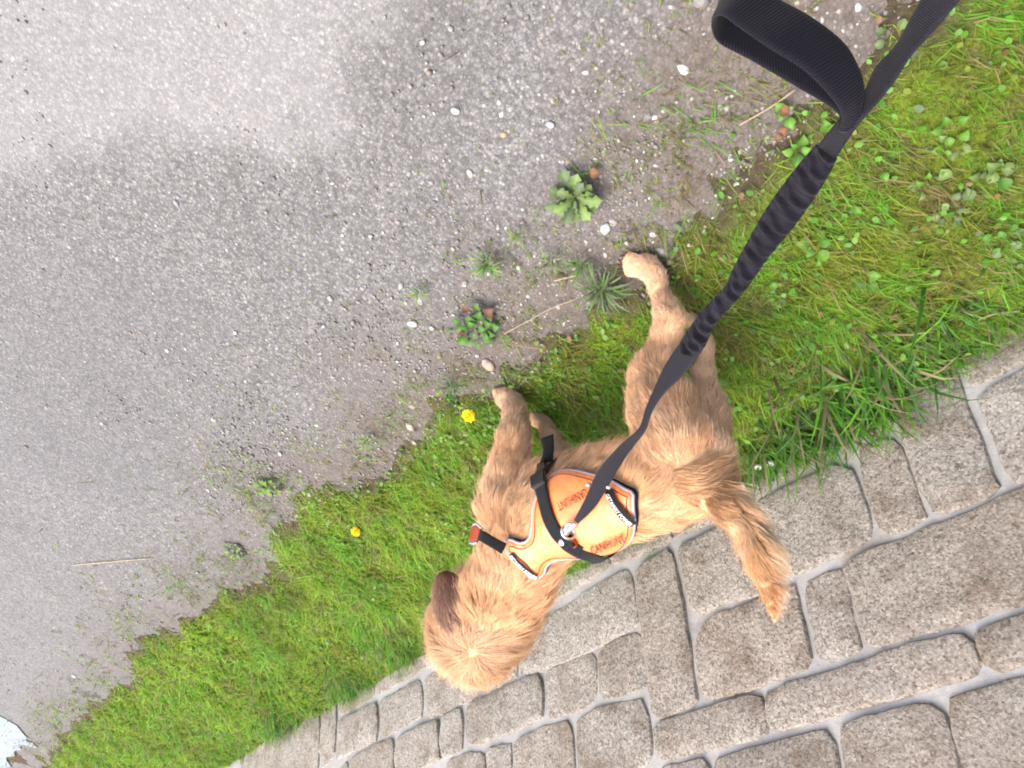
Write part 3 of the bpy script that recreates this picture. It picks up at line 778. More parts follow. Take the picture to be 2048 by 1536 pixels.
def px_quad(name, quad, off, th, mat, parent, dz=0):
    """small moulded block spanned by four picture points lying on the hull"""
    P = [px_hull(q) for q in quad]; C = sum(P) / 4; N = np.cross(P[2] - P[0], P[3] - P[1]); N /= np.linalg.norm(N)
    if N @ (CAM - C) < 0: N = -N
    bm = bmesh.new(); vs_ = [bm.verts.new(p + N * off) for p in P] + [bm.verts.new(p + N * (off + th)) for p in P]
    for f in ((0, 1, 2, 3), (7, 6, 5, 4), (0, 4, 5, 1), (1, 5, 6, 2), (2, 6, 7, 3), (3, 7, 4, 0)): bm.faces.new([vs_[i] for i in f])
    bmesh.ops.recalc_face_normals(bm, faces=bm.faces)
    bmesh.ops.bevel(bm, geom=bm.edges[:], offset=min(.0018, th * .3), segments=2, affect='EDGES')
    me = bpy.data.meshes.new(name); bm.to_mesh(me); bm.free(); return link(name, me, mat, parent, False)
bk = px_quad('buckle', [(1068, 962), (1096, 944), (1098, 972), (1071, 985)], .004, .010, M_PLASTIC, harness)
px_quad('buckle_prong', [(1079, 938), (1096, 927), (1098, 944), (1078, 957)], .003, .008, M_PLASTIC, bk)
px_quad('slide_bar', [(1077, 927), (1101, 915), (1103, 920), (1079, 933)], .003, .009, M_PLASTIC, bk)
px_quad('backing_tab', [(1067, 935), (1078, 932), (1079, 945), (1069, 947)], -.002, .004, M_RED, bk)
# free strap end hanging below the buckle
def lift(pxs, depths): return [at_depth(p, d) for p, d in zip(pxs, depths)]
d0 = depth_of(px_hull((1090, 925))) - .012
Lp = catmull(lift([(1078, 930), (1086, 903), (1080, 878)], [d0, d0 - .003, d0 + .004]), 6)
Rp = catmull(lift([(1106, 922), (1108, 897), (1107, 868)], [d0, d0 - .003, d0 + .004]), 6)
ribbon('strap_end', Lp, Rp, .003, M_BLACKWEB, harness)
# chest strap and the edge of the chest plate
d1 = depth_of(px_hull((1015, 1095))) - .006
dc = 1.365
Lp = catmull(lift([(1013, 1087), (990, 1075), (968, 1062), (956, 1058)], [d1, d1 - .012, d1 - .004, d1 + .018]), 6)
Rp = catmull(lift([(1003, 1108), (980, 1094), (960, 1082), (950, 1077)], [d1, d1 - .012, d1 - .004, d1 + .018]), 6)
ribbon('chest_strap', Lp, Rp, .003, M_BLACKWEB, harness)
Lp = catmull(lift([(963, 1055), (954, 1047), (948, 1049), (944, 1060)], [d1 + .004, d1 + .010, d1 + .024, d1 + .05]), 5)
Rp = catmull(lift([(955, 1084), (949, 1085), (945, 1086), (941, 1084)], [d1 + .004, d1 + .010, d1 + .024, d1 + .05]), 5)
cp = ribbon('chest_plate', Lp, Rp, .007, M_RED, harness)
tube('piping', [p + np.array([0.001, -.002, .003]) for p in Lp], .0022, M_PIPING, cp)
tube('piping', [p + np.array([0.001, -.002, .003]) for p in Rp], .0022, M_PIPING, cp)

def px_sheet(name, poly, off, mat, parent, step=4.0):
    """thin printed or sewn-on sheet following the panel"""
    P = resample(np.asarray(poly, float), step); n = len(P); T = [tuple(p) for p in P]; mn, mx = P.min(0), P.max(0)
    gx, gy = np.meshgrid(np.arange(mn[0], mx[0], step), np.arange(mn[1], mx[1], step)); gx, gy = gx.ravel(), gy.ravel()
    ok = in_poly(gx, gy, T) & (poly_dist(gx, gy, T) > step * .4)
    r = delaunay_2d_cdt([Vector(p) for p in T] + [Vector((x, y)) for x, y in zip(gx[ok], gy[ok])], [], [list(range(n))], 1, 1e-5)
    V = []
    for p in r[0]:
        s, th = px_st(p); V.append(hull(s, th, off))
    return mesh(name, V, [tuple(f) for f in r[2]], mat, parent)

def px_text(name, body, start, end, height, off, mat, parent, bend=0.0, shear=0.0, condense=True):
    cu = bpy.data.curves.new(name, 'FONT'); cu.body = body; cu.resolution_u = 2; cu.shear = shear; cu.offset = .012
    o = bpy.data.objects.new(name, cu); COL.objects.link(o); bpy.context.view_layer.update()
    me = bpy.data.meshes.new_from_object(o.evaluated_get(bpy.context.evaluated_depsgraph_get())); bpy.data.objects.remove(o, do_unlink=True)
    v = np.array([q.co[:2] for q in me.vertices]); x0, x1 = v[:, 0].min(), v[:, 0].max(); y0, y1 = v[:, 1].min(), v[:, 1].max()
    S, E_ = np.array(start, float), np.array(end, float); D = E_ - S; L = np.hypot(*D); D /= L; Up = np.array([D[1], -D[0]])
    for q in me.vertices:
        a = (q.co[0] - x0) / (x1 - x0); b = (q.co[1] - y0) / (y1 - y0) - .5
        p = S + D * L * a + Up * (height * b - bend * 4 * a * (1 - a))
        s, th = px_st(p); q.co = hull(s, th, off)
    me.name = name; return link(name, me, mat, parent)
OT = H_OFF + .0078
pt = px_sheet('name_patch', [(1216, 985), (1222, 976), (1230, 976), (1240, 999), (1256, 1020), (1277, 1040), (1262, 1049), (1244, 1034), (1227, 1011)], OT, M_BLACKWEB, pnl)
px_text('lettering', 'GETAWAY POWER', (1221, 988), (1265, 1044), 8, OT + .0012, M_WHITE, pt, bend=4.5, shear=.25)
px_text('lettering', 'CANIHUNT', (1184, 1096), (1250, 1070), 15, OT, M_PRINT, pnl)
px_text('lettering', 'CANIHUNT', (1182, 985), (1122, 1016), 17, OT, M_PRINT, pnl)
pt2 = px_sheet('name_patch', [(1022, 1110), (1030, 1104), (1042, 1120), (1060, 1135), (1080, 1150), (1076, 1154), (1052, 1140), (1036, 1126)], OT - .002, M_BLACKWEB, pnl)
px_text('lettering', 'GETAWAY POWER', (1026, 1111), (1076, 1152), 7, OT - .0008, M_WHITE, pt2, bend=4, shear=.25)
# leash ring, rivet, red sewn tab on the ridge
rc = px_hull((1146, 1060)); rn = adir(TH0)
tb = px_quad('grab_tab', [(1128, 1062), (1140, 1056), (1158, 1082), (1148, 1088)], .004, .012, M_BLACKWEB, harness)
px_quad('stitched_edge', [(1139, 1068), (1148, 1065), (1160, 1084), (1152, 1088)], .005, .009, M_RED, tb)
rv = px_hull((1129, 1082)); bm = bmesh.new(); bmesh.ops.create_uvsphere(bm, u_segments=14, v_segments=8, radius=.0068)
for q in bm.verts: q.co.z *= .45; q.co.rotate(Vector((0, 0, 1)).rotation_difference(Vector(rn))); q.co += Vector(rv + rn * .009)
me = bpy.data.meshes.new('rivet'); bm.to_mesh(me); bm.free(); link('rivet', me, M_STEEL, harness, True)
e1 = AXD * .8 + np.array([.2, 0, .4]); e1 /= np.linalg.norm(e1); e2 = np.cross(e1, _side); e2 /= np.linalg.norm(e2)
tube('leash_ring', [rc + rn * .014 + (e2 * math.cos(a) * .010 + _side * math.sin(a) * .013) for a in np.linspace(0, 2 * math.pi, 20, endpoint=False)], .0024, M_STEEL, harness, True)

# ------------------------------------------------------------------ leash
leash = empty('dog_leash', (0, 0, 0), 'dark navy leash with ruched middle and wide ribbed handle loop, clipped to the orange harness', 'leash')
Z0, Z1 = depth_of(rc) - .03, .50
PATH = [(1150, 1050), (1200, 955), (1284, 860), (1370, 715), (1480, 545), (1566, 420), (1650, 295), (1738, 200), (1880, 0), (2000, -170)]
_pl = np.r_[0, np.cumsum([math.dist(PATH[i], PATH[i + 1]) for i in range(len(PATH) - 1)])]
def leash_depth(px):
    best = (1e9, 0)
    for i in range(len(PATH) - 1):
        a, b = np.array(PATH[i], float), np.array(PATH[i + 1], float); t = np.clip(((px - a) @ (b - a)) / ((b - a) @ (b - a)), 0, 1)
        d = np.hypot(*(a + (b - a) * t - px))
        if d < best[0]: best = (d, _pl[i] + t * (_pl[i + 1] - _pl[i]))
    k = best[1] / _pl[-2]; return 1 / ((1 / Z0) * (1 - k) + (1 / Z1) * k)
def lstrip(name, LR, thick, mat, extra=None, puff=None, n=6, parent=leash, cols=8):
    Lp, Rp = [], []
    for i, (l, r) in enumerate(LR):
        c = (np.array(l, float) + np.array(r, float)) / 2; d = leash_depth(c); ex = extra[i] if extra else (0, 0)
        Lp.append(at_depth(l, d + ex[0])); Rp.append(at_depth(r, d + ex[1]))
    return ribbon(name, catmull(Lp, n), catmull(Rp, n), thick, mat, parent, puff, cols)
def hs(rows):
    """edges from where the leash is crossed by level lines (left x, right x, y)"""
    C = np.array([((a + b) / 2, y) for a, b, y in rows], float); out = []
    for i, (a, b, y) in enumerate(rows):
        T = C[min(len(C) - 1, i + 1)] - C[max(0, i - 1)]; T /= np.hypot(*T); P_ = np.array([-T[1], T[0]]); h = (b - a) / 2 * abs(P_[0]); out.append((tuple(C[i] - P_ * h), tuple(C[i] + P_ * h)))
    return out
lstrip('strap', hs([(1145, 1160, 1043), (1156, 1182, 1022), (1168, 1200, 1000), (1191, 1230, 950), (1232, 1262, 900), (1275, 1292, 860), (1290, 1306, 820), (1306, 1333, 780), (1323, 1374, 740), (1350, 1405, 700), (1364, 1418, 680)]), .0026, M_LEASHWEB,
       [(0, 0), (0, .002), (0, .006), (0, .010), (.004, .014), (.012, .004), (.016, 0), (.014, -.006), (.012, -.010), (.010, -.010), (.008, -.008)])
sw = lambda L, u: (.0046 * math.sin(L * 2 * math.pi / .0165 + 1.6 * math.sin(u * 3.1) + 2.4 * u + 1.3 * math.sin(L * 31)) + .0011 * math.sin(L * 611 + u * 5)) * (1 - abs(2 * u - 1) ** 4) + .0035 * (1 - (2 * u - 1) ** 2)
lstrip('bungee_sleeve', hs([(1350, 1404, 700), (1366, 1420, 676), (1392, 1441, 636), (1440, 1488, 584), (1454, 1506, 558), (1484, 1547, 500), (1523, 1605, 430), (1582, 1660, 350), (1622, 1684, 304)]), .007, M_RUCHE, None, sw, 22, leash, 14)
lstrip('strap', hs([(1606, 1672, 324), (1629, 1684, 300), (1660, 1711, 260), (1692, 1735, 228), (1719, 1758, 200), (1742, 1797, 150), (1785, 1830, 100), (1812, 1875, 50), (1840, 1918, 0), (1882, 1970, -60), (1950, 2050, -150)]), .0034, M_LEASHWEB,
       [(0, 0), (0, 0), (0, 0), (.01, 0), (.022, -.004), (.022, -.006), (.02, -.006), (.012, -.006), (.01, -.004), (0, 0), (0, 0)])
lp = lstrip('handle_loop', [((1706, 262), (1676, 262)), ((1722, 222), (1684, 240)), ((1726, 165), (1672, 206)), ((1694, 95), (1612, 142)), ((1632, 42), (1540, 96)), ((1562, 2), (1482, 56)),
                            ((1505, -28), (1443, 30)), ((1462, -34), (1424, 44)), ((1446, -8), (1438, 84)), ((1492, 40), (1500, 118)), ((1590, 105), (1592, 172)), ((1672, 180), (1668, 218)), ((1702, 232), (1684, 246))], .004, M_HANDLE,
            [(.0, .0), (-.004, -.004), (-.008, -.014), (-.014, -.026), (-.018, -.030), (-.016, -.028), (-.010, -.020), (.004, -.004), (.022, .014), (.030, .020), (.026, .018), (.016, .012), (.006, .006)], None, 8)
# snap hook between strap and ring
A_, B_ = at_depth((1152, 1046), leash_depth(np.array([1152., 1046.]))), rc + rn * .018
hk = tube('snap_hook', catmull([A_, A_ * .6 + B_ * .4 + rn * .004, A_ * .3 + B_ * .7 + rn * .002, B_], 5), .0055, M_STEEL, leash, False, 10)
tube('hook_gate', catmull([A_ * .8 + B_ * .2 + _side * .004, A_ * .5 + B_ * .5 + _side * .010, B_ + _side * .004], 5), .0028, M_STEEL, hk)
c_ = at_depth((1166, 1000), leash_depth(np.array([1190., 992.])) - .002)
for (pa, pb) in (((1172, 968), (1181, 971)), ((1213, 972), (1221, 976))):
    tube('strap_rivet', lift([pa, pb], [leash_depth(np.array([1195., 970.])) - .006] * 2), .0035, M_STEEL, leash)

# ------------------------------------------------------------------ dog head parts (mostly turned away from us)
def blob(name, c, ax, rad, mat, parent, seg=16):
    bm = bmesh.new(); bmesh.ops.create_uvsphere(bm, u_segments=seg, v_segments=seg // 2, radius=1.0)
    X_, Y_, Z_ = ax
    for q in bm.verts:
        p = np.array(q.co[:]); p = c + X_ * p[0] * rad[0] + Y_ * p[1] * rad[1] + Z_ * p[2] * rad[2]; q.co = Vector(p)
    me = bpy.data.meshes.new(name); bm.to_mesh(me); bm.free(); return link(name, me, mat, parent, True)
HS = np.cross(FD, [0, 0, 1.0]); HS /= np.linalg.norm(HS); HU = np.cross(HS, FD)
blob('nose', HEAD_C + FD * .168 + HU * .008, (FD, HS, HU), (.014, .017, .012), M_NOSE, dog)
for sg in (1, -1):
    blob('eye', HEAD_C + FD * .094 + HS * .036 * sg + HU * .036, (FD, HS, HU), (.009, .010, .010), M_EYE, dog)
def ear(edge_px, dz, name='ear'):
    P = resample(smooth_poly(np.array(edge_px, float), 2, .22), 5.0); c = P.mean(0); V, Fc = [], []; n = len(P); hd = depth_of(HEAD_C)
    for side in (0, 1):
        for k, f in enumerate((1.0, .8, .5, .2)):
            for p in P:
                q = c + (p - c) * f; dome = (.018 * (1 - f * f)) * (1 if side == 0 else .55)
                tl = (q[1] - c[1]) / 60.0
                V.append(at_depth(q, hd - dz - dome - (0 if side == 0 else -.006) - tl * .012))
    for side in (0, 1):
        o_ = side * 4 * n
        for k in range(3):
            for i in range(n):
                j = (i + 1) % n; Fc.append((o_ + k * n + i, o_ + k * n + j, o_ + (k + 1) * n + j, o_ + (k + 1) * n + i))
        Fc.append(tuple(o_ + 3 * n + i for i in range(n)))
    for i in range(n): j = (i + 1) % n; Fc.append((i, j, 4 * n + j, 4 * n + i))
    o = mesh(name, V, Fc, M_EAR, dog, True)
    bm = bmesh.new(); bm.from_mesh(o.data); bmesh.ops.recalc_face_normals(bm, faces=bm.faces); bm.to_mesh(o.data); bm.free(); return o
EAR_POLY = [(870, 1152), (890, 1139), (914, 1148), (933, 1178), (938, 1212), (922, 1240), (902, 1252), (880, 1236), (866, 1195)]
er = ear(EAR_POLY, .084); er['label'] = 'dark brown drooping right ear'
ear([(1000, 1262), (1027, 1252), (1040, 1275), (1025, 1305), (1000, 1318), (987, 1290)], -.07)

# ------------------------------------------------------------------ fur as strands
tri = []
for p in BPOLY:
    for k in range(1, len(p) - 1): tri.append((p[0], p[k], p[k + 1]))
tri = np.array(tri); a_, b_, c_ = BV[tri[:, 0]], BV[tri[:, 1]], BV[tri[:, 2]]
fn = np.cross(b_ - a_, c_ - a_); ar = np.linalg.norm(fn, axis=1); fn /= ar[:, None] + 1e-15
VN = np.zeros(len(BV) * 3); me_body.vertices.foreach_get('normal', VN); VN = VN.reshape(-1, 3)
def nearest_ball(P):
    out = np.zeros(len(P), int)
    for i in range(0, len(P), 8000):
        d = np.linalg.norm(P[i:i + 8000, None] - BC[None], axis=2) - BR[None]; out[i:i + 8000] = d.argmin(1)
    return out
def px_body(px):
    r = ray(px); r = r / np.linalg.norm(r); h = BVH.ray_cast(Vector(CAM), Vector(r)); return np.array(h[0]) if h[0] is not None else at_z(px, .42)
WHORL = px_body((955, 1298)); MID = [px_body(p) for p in ((925, 1335), (955, 1298), (990, 1258), (1030, 1220), (1075, 1178))]
def part_vec(P):
    best = np.full(len(P), 1e9); out = np.zeros((len(P), 3))
    for a, b in zip(MID[:-1], MID[1:]):
        t = np.clip(((P - a) @ (b - a)) / ((b - a) @ (b - a)), 0, 1); v = P - (a + t[:, None] * (b - a)); d = np.linalg.norm(v, axis=1); k = d < best; best[k] = d[k]; out[k] = v[k]
    return out / (np.linalg.norm(out, axis=1)[:, None] + 1e-6) * sstep(0, .022, best)[:, None]
def comb(P, N, nb):
    F_ = BF[nb].copy(); nm = BN[nb]
    hd = (np.linalg.norm(P - HEAD_C, axis=1) < .14) & (nm != 'muzzle')                         # hair of the head fans out from the crown
    away = P - WHORL; away /= np.linalg.norm(away, axis=1)[:, None] + 1e-9
    bk = (MID[-1] - MID[0]) / np.linalg.norm(MID[-1] - MID[0]); pv = part_vec(P); fr_ = sstep(.0, -.05, (P - WHORL) @ bk)[:, None]
    F_[hd] = (away * .35 + pv * .75 + bk * .75 * (1 - fr_) + FD * .8 * fr_)[hd]
    F_[(nm == 'torso') & ~hd] += np.array([0, 0, -.45])
    tl = nm == 'tail'
    F_ = F_ - N * np.sum(F_ * N, 1)[:, None]; F_ /= np.linalg.norm(F_, axis=1)[:, None] + 1e-9
    lift_ = np.where(nm == 'torso', .42, .48); lift_[tl] = np.where(N[tl] @ (ROT @ np.array([1.0, 0, 0])) > .35, .78, .25); lift_[hd] = .5
    D0 = N * lift_[:, None] + F_ * (1 - lift_ * .5)[:, None]
    return D0 / (np.linalg.norm(D0, axis=1)[:, None] + 1e-9), F_
def roots(n):
    k = RNG.choice(len(tri), n, p=ar / ar.sum()); u = np.sqrt(RNG.random(n)); v = RNG.random(n); w0, w1, w2 = 1 - u, u * (1 - v), u * v
    P = a_[k] * w0[:, None] + b_[k] * w1[:, None] + c_[k] * w2[:, None]
    N = VN[tri[k, 0]] * w0[:, None] + VN[tri[k, 1]] * w1[:, None] + VN[tri[k, 2]] * w2[:, None]
    return P, N / (np.linalg.norm(N, axis=1)[:, None] + 1e-9)
def covered(P):
    q = P - AX0; s = q @ AXD; r = q - s[:, None] * AXD; th = np.arctan2(r @ _side, r @ _up)
    rad = np.linalg.norm(r, axis=1); dth = (th - TH0 + math.pi) % (2 * math.pi) - math.pi
    x, y = s, dth * RMEAN; ok = in_poly(x, y, outline) | (poly_dist(x, y, outline) < .004)
    hr = np.array([hull_r(a, b) for a, b in zip(s, th)])
    return ok & (np.abs(rad - hr) < .035) & (np.abs(dth) < 2.2)
def strands(P, N, nb, K=7, seed=1):
    n = len(P); D0, F_ = comb(P, N, nb); L = BL[nb] * RNG.uniform(.65, 1.2, n); L = L * np.where((BN[nb] == 'tail') & (N @ (ROT @ np.array([1.0, 0, 0])) > .35), 1.5, 1.0); fly = RNG.random(n) < .03; L = np.where(fly, L * 1.3, L); D0 = D0 + N * np.where(fly, .55, 0)[:, None]; D0 /= np.linalg.norm(D0, axis=1)[:, None]
    grav = np.array([0, 0, -1.0])
    hd = np.linalg.norm(P - HEAD_C, axis=1) < .15
    wav = noise2(P[:, 0] + P[:, 2], P[:, 1] - P[:, 2], 38, 201, 2) - .5; wv2 = noise2(P[:, 0] - P[:, 2], P[:, 1] + P[:, 2], 38, 211, 2) - .5
    S = np.cross(N, F_); pts = np.zeros((n, K, 3)); pts[:, 0] = P - N * .002; cur = pts[:, 0].copy()
    for k in range(1, K):
        t = k / (K - 1); d = D0 * (1 - t * .75) + F_ * (.55 * t) + grav * (np.where(BN[nb] == 'tail', .06, .30) * t)[:, None] + S * (wav * np.where(hd, 2.8, 2.2) * t)[:, None] + N * (wv2 * .6)[:, None]
        d += RNG.normal(0, .06, (n, 3)); d /= np.linalg.norm(d, axis=1)[:, None]
        cur = cur + d * (L / (K - 1))[:, None]; pts[:, k] = cur
    pts[..., 2] = np.maximum(pts[..., 2], .002)
    return pts
NF = 270000
P, N = roots(NF); keep = ~covered(P); P, N = P[keep], N[keep]
nb = nearest_ball(P); pts = strands(P, N, nb)
G = RNG.choice(len(P), 9000, replace=False)                             # tufts: tips lean to a leading strand
from mathutils.kdtree import KDTree
kd = KDTree(len(G))
for i, g in enumerate(G): kd.insert(Vector(P[g]), i)
kd.balance()
gi = np.array([G[kd.find(Vector(p))[1]] for p in P])
K = pts.shape[1]; tt = (np.arange(K) / (K - 1)) ** 1.3
rel = (pts[gi] - pts[gi][:, :1]) * (np.linalg.norm(pts[:, -1] - pts[:, 0], axis=1) / (np.linalg.norm(pts[gi, -1] - pts[gi, 0], axis=1) + 1e-6))[:, None, None]
tgt = pts[gi][:, :1] + rel
cf = np.where(BN[nb] == 'tail', .26, .29); cf = np.where(np.linalg.norm(P - HEAD_C, axis=1) < .16, .55, cf) * RNG.uniform(.3, 1.2, len(P))
pts = pts + (tgt - pts) * (tt[None, :] * cf[:, None])[..., None]
pts[..., 2] = np.maximum(pts[..., 2], .002)
# colour
nm = BN[nb]; n = len(P)
base = np.tile(np.array([.76, .465, .245]), (n, 1))
base[nm == 'leg'] = (.77, .49, .285); base[nm == 'legfar'] = (.68, .46, .29); base[nm == 'legdark'] = (.50, .32, .20); base[nm == 'tail'] = (.62, .36, .155)
low = sstep(.16, .03, P[:, 2])[:, None]; base = base * (1 - low) + np.array([.68, .47, .34]) * low
nzv = noise2(P[:, 0] * 1.2 + P[:, 2], P[:, 1], 30, 221, 3); base *= (1 - .30 * sstep(.5, .75, nzv))[:, None] * np.where(nzv > .5, np.array([1, .93, .86])[:, None], 1).T
nz2 = noise2(P[:, 0] + 3, P[:, 1] + P[:, 2], 22, 231, 3); base = base + (np.array([.78, .55, .35]) - base) * (.55 * sstep(.52, .72, nz2))[:, None]
hdist = np.linalg.norm(P - HEAD_C, axis=1); cr = (sstep(.16, .06, hdist) * .55)[:, None]; base = base * (1 - cr) + np.array([.76, .51, .30]) * cr
wd = (sstep(.06, .01, np.linalg.norm(P - WHORL, axis=1)) * .35)[:, None]; base = base * (1 - wd) + np.array([.74, .56, .42]) * wd
TIP = at_z((1545, 1218), .515); td = sstep(.085, .02, np.linalg.norm(P - TIP, axis=1))[:, None]; base = base * (1 - td * .85) + np.array([.46, .17, .040]) * td * .85
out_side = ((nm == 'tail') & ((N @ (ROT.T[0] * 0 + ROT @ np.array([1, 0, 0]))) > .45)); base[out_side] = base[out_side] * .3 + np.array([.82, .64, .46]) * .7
clump_t = RNG.uniform(.89, 1.10, len(P))[gi]; base *= clump_t[:, None]
ev = np.zeros(len(er.data.vertices) * 3); er.data.vertices.foreach_get('co', ev); ev = ev.reshape(-1, 3); et = np.array([(p.vertices[0], p.vertices[k], p.vertices[k + 1]) for p in er.data.polygons for k in range(1, len(p.vertices) - 1)])
ea = np.linalg.norm(np.cross(ev[et[:, 1]] - ev[et[:, 0]], ev[et[:, 2]] - ev[et[:, 0]]), axis=1); ne = 9000; kk = RNG.choice(len(et), ne, p=ea / ea.sum()); u_ = np.sqrt(RNG.random(ne)); v_ = RNG.random(ne)
ep = ev[et[kk, 0]] * (1 - u_)[:, None] + ev[et[kk, 1]] * (u_ * (1 - v_))[:, None] + ev[et[kk, 2]] * (u_ * v_)[:, None]
en = np.cross(ev[et[kk, 1]] - ev[et[kk, 0]], ev[et[kk, 2]] - ev[et[kk, 0]]); en /= np.linalg.norm(en, axis=1)[:, None] + 1e-12; en *= np.sign(np.sum(en * (CAM - ep), 1))[:, None]
dn = at_depth((905, 1250), depth_of(HEAD_C) - .08) - at_depth((893, 1150), depth_of(HEAD_C) - .08); dn /= np.linalg.norm(dn)
ed_ = en * .35 + dn + RNG.normal(0, .16, (ne, 3)); ed_ /= np.linalg.norm(ed_, axis=1)[:, None]
el = RNG.uniform(.014, .034, ne); epts = ep[:, None] + ed_[:, None] * (el[:, None] * np.linspace(0, 1, K)[None])[..., None] + np.array([0, 0, -1.0]) * (el[:, None] * np.linspace(0, 1, K)[None] ** 2 * .3)[..., None]
pts = np.concatenate([pts, epts]); base = np.concatenate([base, np.array([.21, .095, .062]) * RNG.uniform(.6, 1.35, (ne, 1))]); n = len(pts)
base = np.clip(base, 0, .95)
cv = bpy.data.hair_curves.new('fur'); cv.add_curves([K] * n)
cv.attributes['position'].data.foreach_set('vector', pts.astype(np.float32).ravel()) if 'position' in cv.attributes else cv.points.foreach_set('position', pts.astype(np.float32).ravel())
ra = cv.attributes.new('radius', 'FLOAT', 'POINT') if 'radius' not in cv.attributes else cv.attributes['radius']
rad = np.tile(.00034 * np.array([1, 1, .95, .85, .65, .45, .15]), (n, 1)).astype(np.float32); ra.data.foreach_set('value', rad.ravel())
ca = cv.attributes.new('col', 'FLOAT_COLOR', 'CURVE'); ca.data.foreach_set('color', np.concatenate([base, np.ones((n, 1))], 1).astype(np.float32).ravel())
cv.materials.append(M_FURH)
fur = bpy.data.objects.new('fur', cv); COL.objects.link(fur); fur.parent = dog
# ------------------------------------------------------------------ verge plants
def blades(P, L, W, az, lean, bend, col):
    """tapered curved blades; lean 0 upright .. 1 flat. returns verts, tris, colours"""
    n = len(P); h = np.stack([np.cos(az), np.sin(az), np.zeros(n)], 1); up = np.array([0, 0, 1.0]); sd = np.stack([-np.sin(az), np.cos(az), np.zeros(n)], 1)
    tw = RNG.uniform(-.9, .9, n); V = np.zeros((n, 7, 3)); cur = P.copy(); ang = lean * 1.35
    for k in range(4):
        t = k / 3
        if k:
            a = ang + bend * (t - .33); cur = cur + (h * np.sin(a)[:, None] + up * np.cos(a)[:, None]) * (L / 3)[:, None]
        wd = (W * (1 - t ** 1.6) * .5)[:, None]; s = sd * np.cos(tw)[:, None] + h * np.sin(tw)[:, None]
        if k < 3: V[:, 2 * k] = cur - s * wd; V[:, 2 * k + 1] = cur + s * wd
        else: V[:, 6] = cur
    V[:, :, 2] = np.maximum(V[:, :, 2], P[:, None, 2] * 0 + .004)
    f = np.array([(0, 1, 3), (0, 3, 2), (2, 3, 5), (2, 5, 4), (4, 5, 6)])
    F = (np.arange(n)[:, None, None] * 7 + f[None]).reshape(-1, 3)
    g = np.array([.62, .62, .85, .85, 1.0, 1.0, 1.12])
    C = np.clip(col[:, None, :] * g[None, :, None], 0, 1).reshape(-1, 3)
    return V.reshape(-1, 3), F, C

MOSS, LIME, GREEN, DEEP, THATCH = (np.array(c) for c in ((.225, .29, .032), (.27, .47, .033), (.145, .38, .026), (.060, .18, .020), (.21, .145, .07)))
def verge_points(dens, y0, y1, sparse=0.0):
    w_ = 1.1; n = int(dens * w_ * (y1 - y0)); y = RNG.uniform(y0, y1, n)
    x = RNG.uniform(WALL_X + .004, WALL_X + w_ + .55, int(n)); d = verge_d(x, y)
    m = moss_amount(x, y); pr = np.where(d > .0, (.25 + .75 * m) * (.22 + .78 * sstep(.0, .09, d)), sparse * np.exp(-np.maximum(0, -d) / .11) * 2.6 * (noise2(x, y, 15, 471, 2) > .42))
    ok = RNG.random(n) < pr; x, y, d = x[ok], y[ok], d[ok]
    return x, y, d
def plant_col(x, y, long_):
    n = len(x); a = noise2(x, y, 9, 401, 4)[:, None]; b = noise2(x, y, 16, 411, 3)[:, None]; c = noise2(x, y, 27, 421, 3)[:, None]
    far = sstep(.8, 2.2, y)[:, None]
    base = MOSS * (1 - far * .8) + LIME * far * .8
    col = base + (LIME - base) * sstep(.45, .62, a) * .85
    dkp = noise2(x, y, 5.5, 481, 4)[:, None]; col = col * (1 - .38 * sstep(.50, .66, dkp)); col = col + (GREEN - col) * sstep(.46, .60, b) * (.95 if long_ else .7)
    col = col + (THATCH - col) * sstep(.56, .70, c) * (.75 * (1 - far * .35))
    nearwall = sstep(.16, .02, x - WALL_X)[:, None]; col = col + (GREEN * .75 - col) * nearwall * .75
    edge = sstep(.10, .0, verge_d(x, y))[:, None] * (RNG.random((n, 1)) < .40); col = col + (np.array([.20, .13, .07]) - col) * edge * .8
    dry = RNG.random((n, 1)) < (.10 if long_ else .07); col = np.where(dry, np.array([.30, .23, .11]), col)
    return col * RNG.uniform(.68, 1.32, (n, 1)) * np.array([1, 1, 1]) * (1 + RNG.normal(0, .06, (n, 3)))
VS, FS, CS = [], [], []; off_ = 0
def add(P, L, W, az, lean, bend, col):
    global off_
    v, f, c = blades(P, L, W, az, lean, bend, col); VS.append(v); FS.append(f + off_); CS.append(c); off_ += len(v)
for dens, y0, y1, L0, W0_, long_ in ((9000, -2.2, -.45, (.012, .03), (.003, .006), False), (78000, -.45, 1.5, (.007, .018), (.0014, .0028), False), (46000, 1.5, 2.8, (.010, .022), (.002, .004), False), (13000, 2.8, 9, (.015, .035), (.004, .008), False),
                                    (19000, -.45, 1.5, (.022, .060), (.0016, .0034), True), (16000, 1.5, 2.8, (.03, .075), (.002, .004), True), (4200, 2.8, 9, (.04, .09), (.004, .007), True)):
    x, y, d = verge_points(dens, y0, y1, .10 if long_ else .16); n = len(x)
    if long_:
        k = noise2(x, y, 8, 431, 3) > .40; x, y = x[k], y[k]; n = len(x)
    z = verge_z(x, y); z = np.maximum(z, .002) - .001
    az = RNG.uniform(0, 2 * math.pi, n); flow = 2.2 + 2.5 * noise2(x, y, 6, 441, 2); bias = RNG.random(n) < (.6 if long_ else .35)
    az = np.where(bias, flow + RNG.normal(0, .5, n), az)
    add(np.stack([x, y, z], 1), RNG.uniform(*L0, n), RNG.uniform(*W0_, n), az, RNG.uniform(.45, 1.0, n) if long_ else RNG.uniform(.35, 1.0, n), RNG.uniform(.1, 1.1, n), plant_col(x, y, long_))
grass = fast_mesh('grass', np.concatenate(VS), np.concatenate(FS), M_BLADE, None, False, np.concatenate(CS))
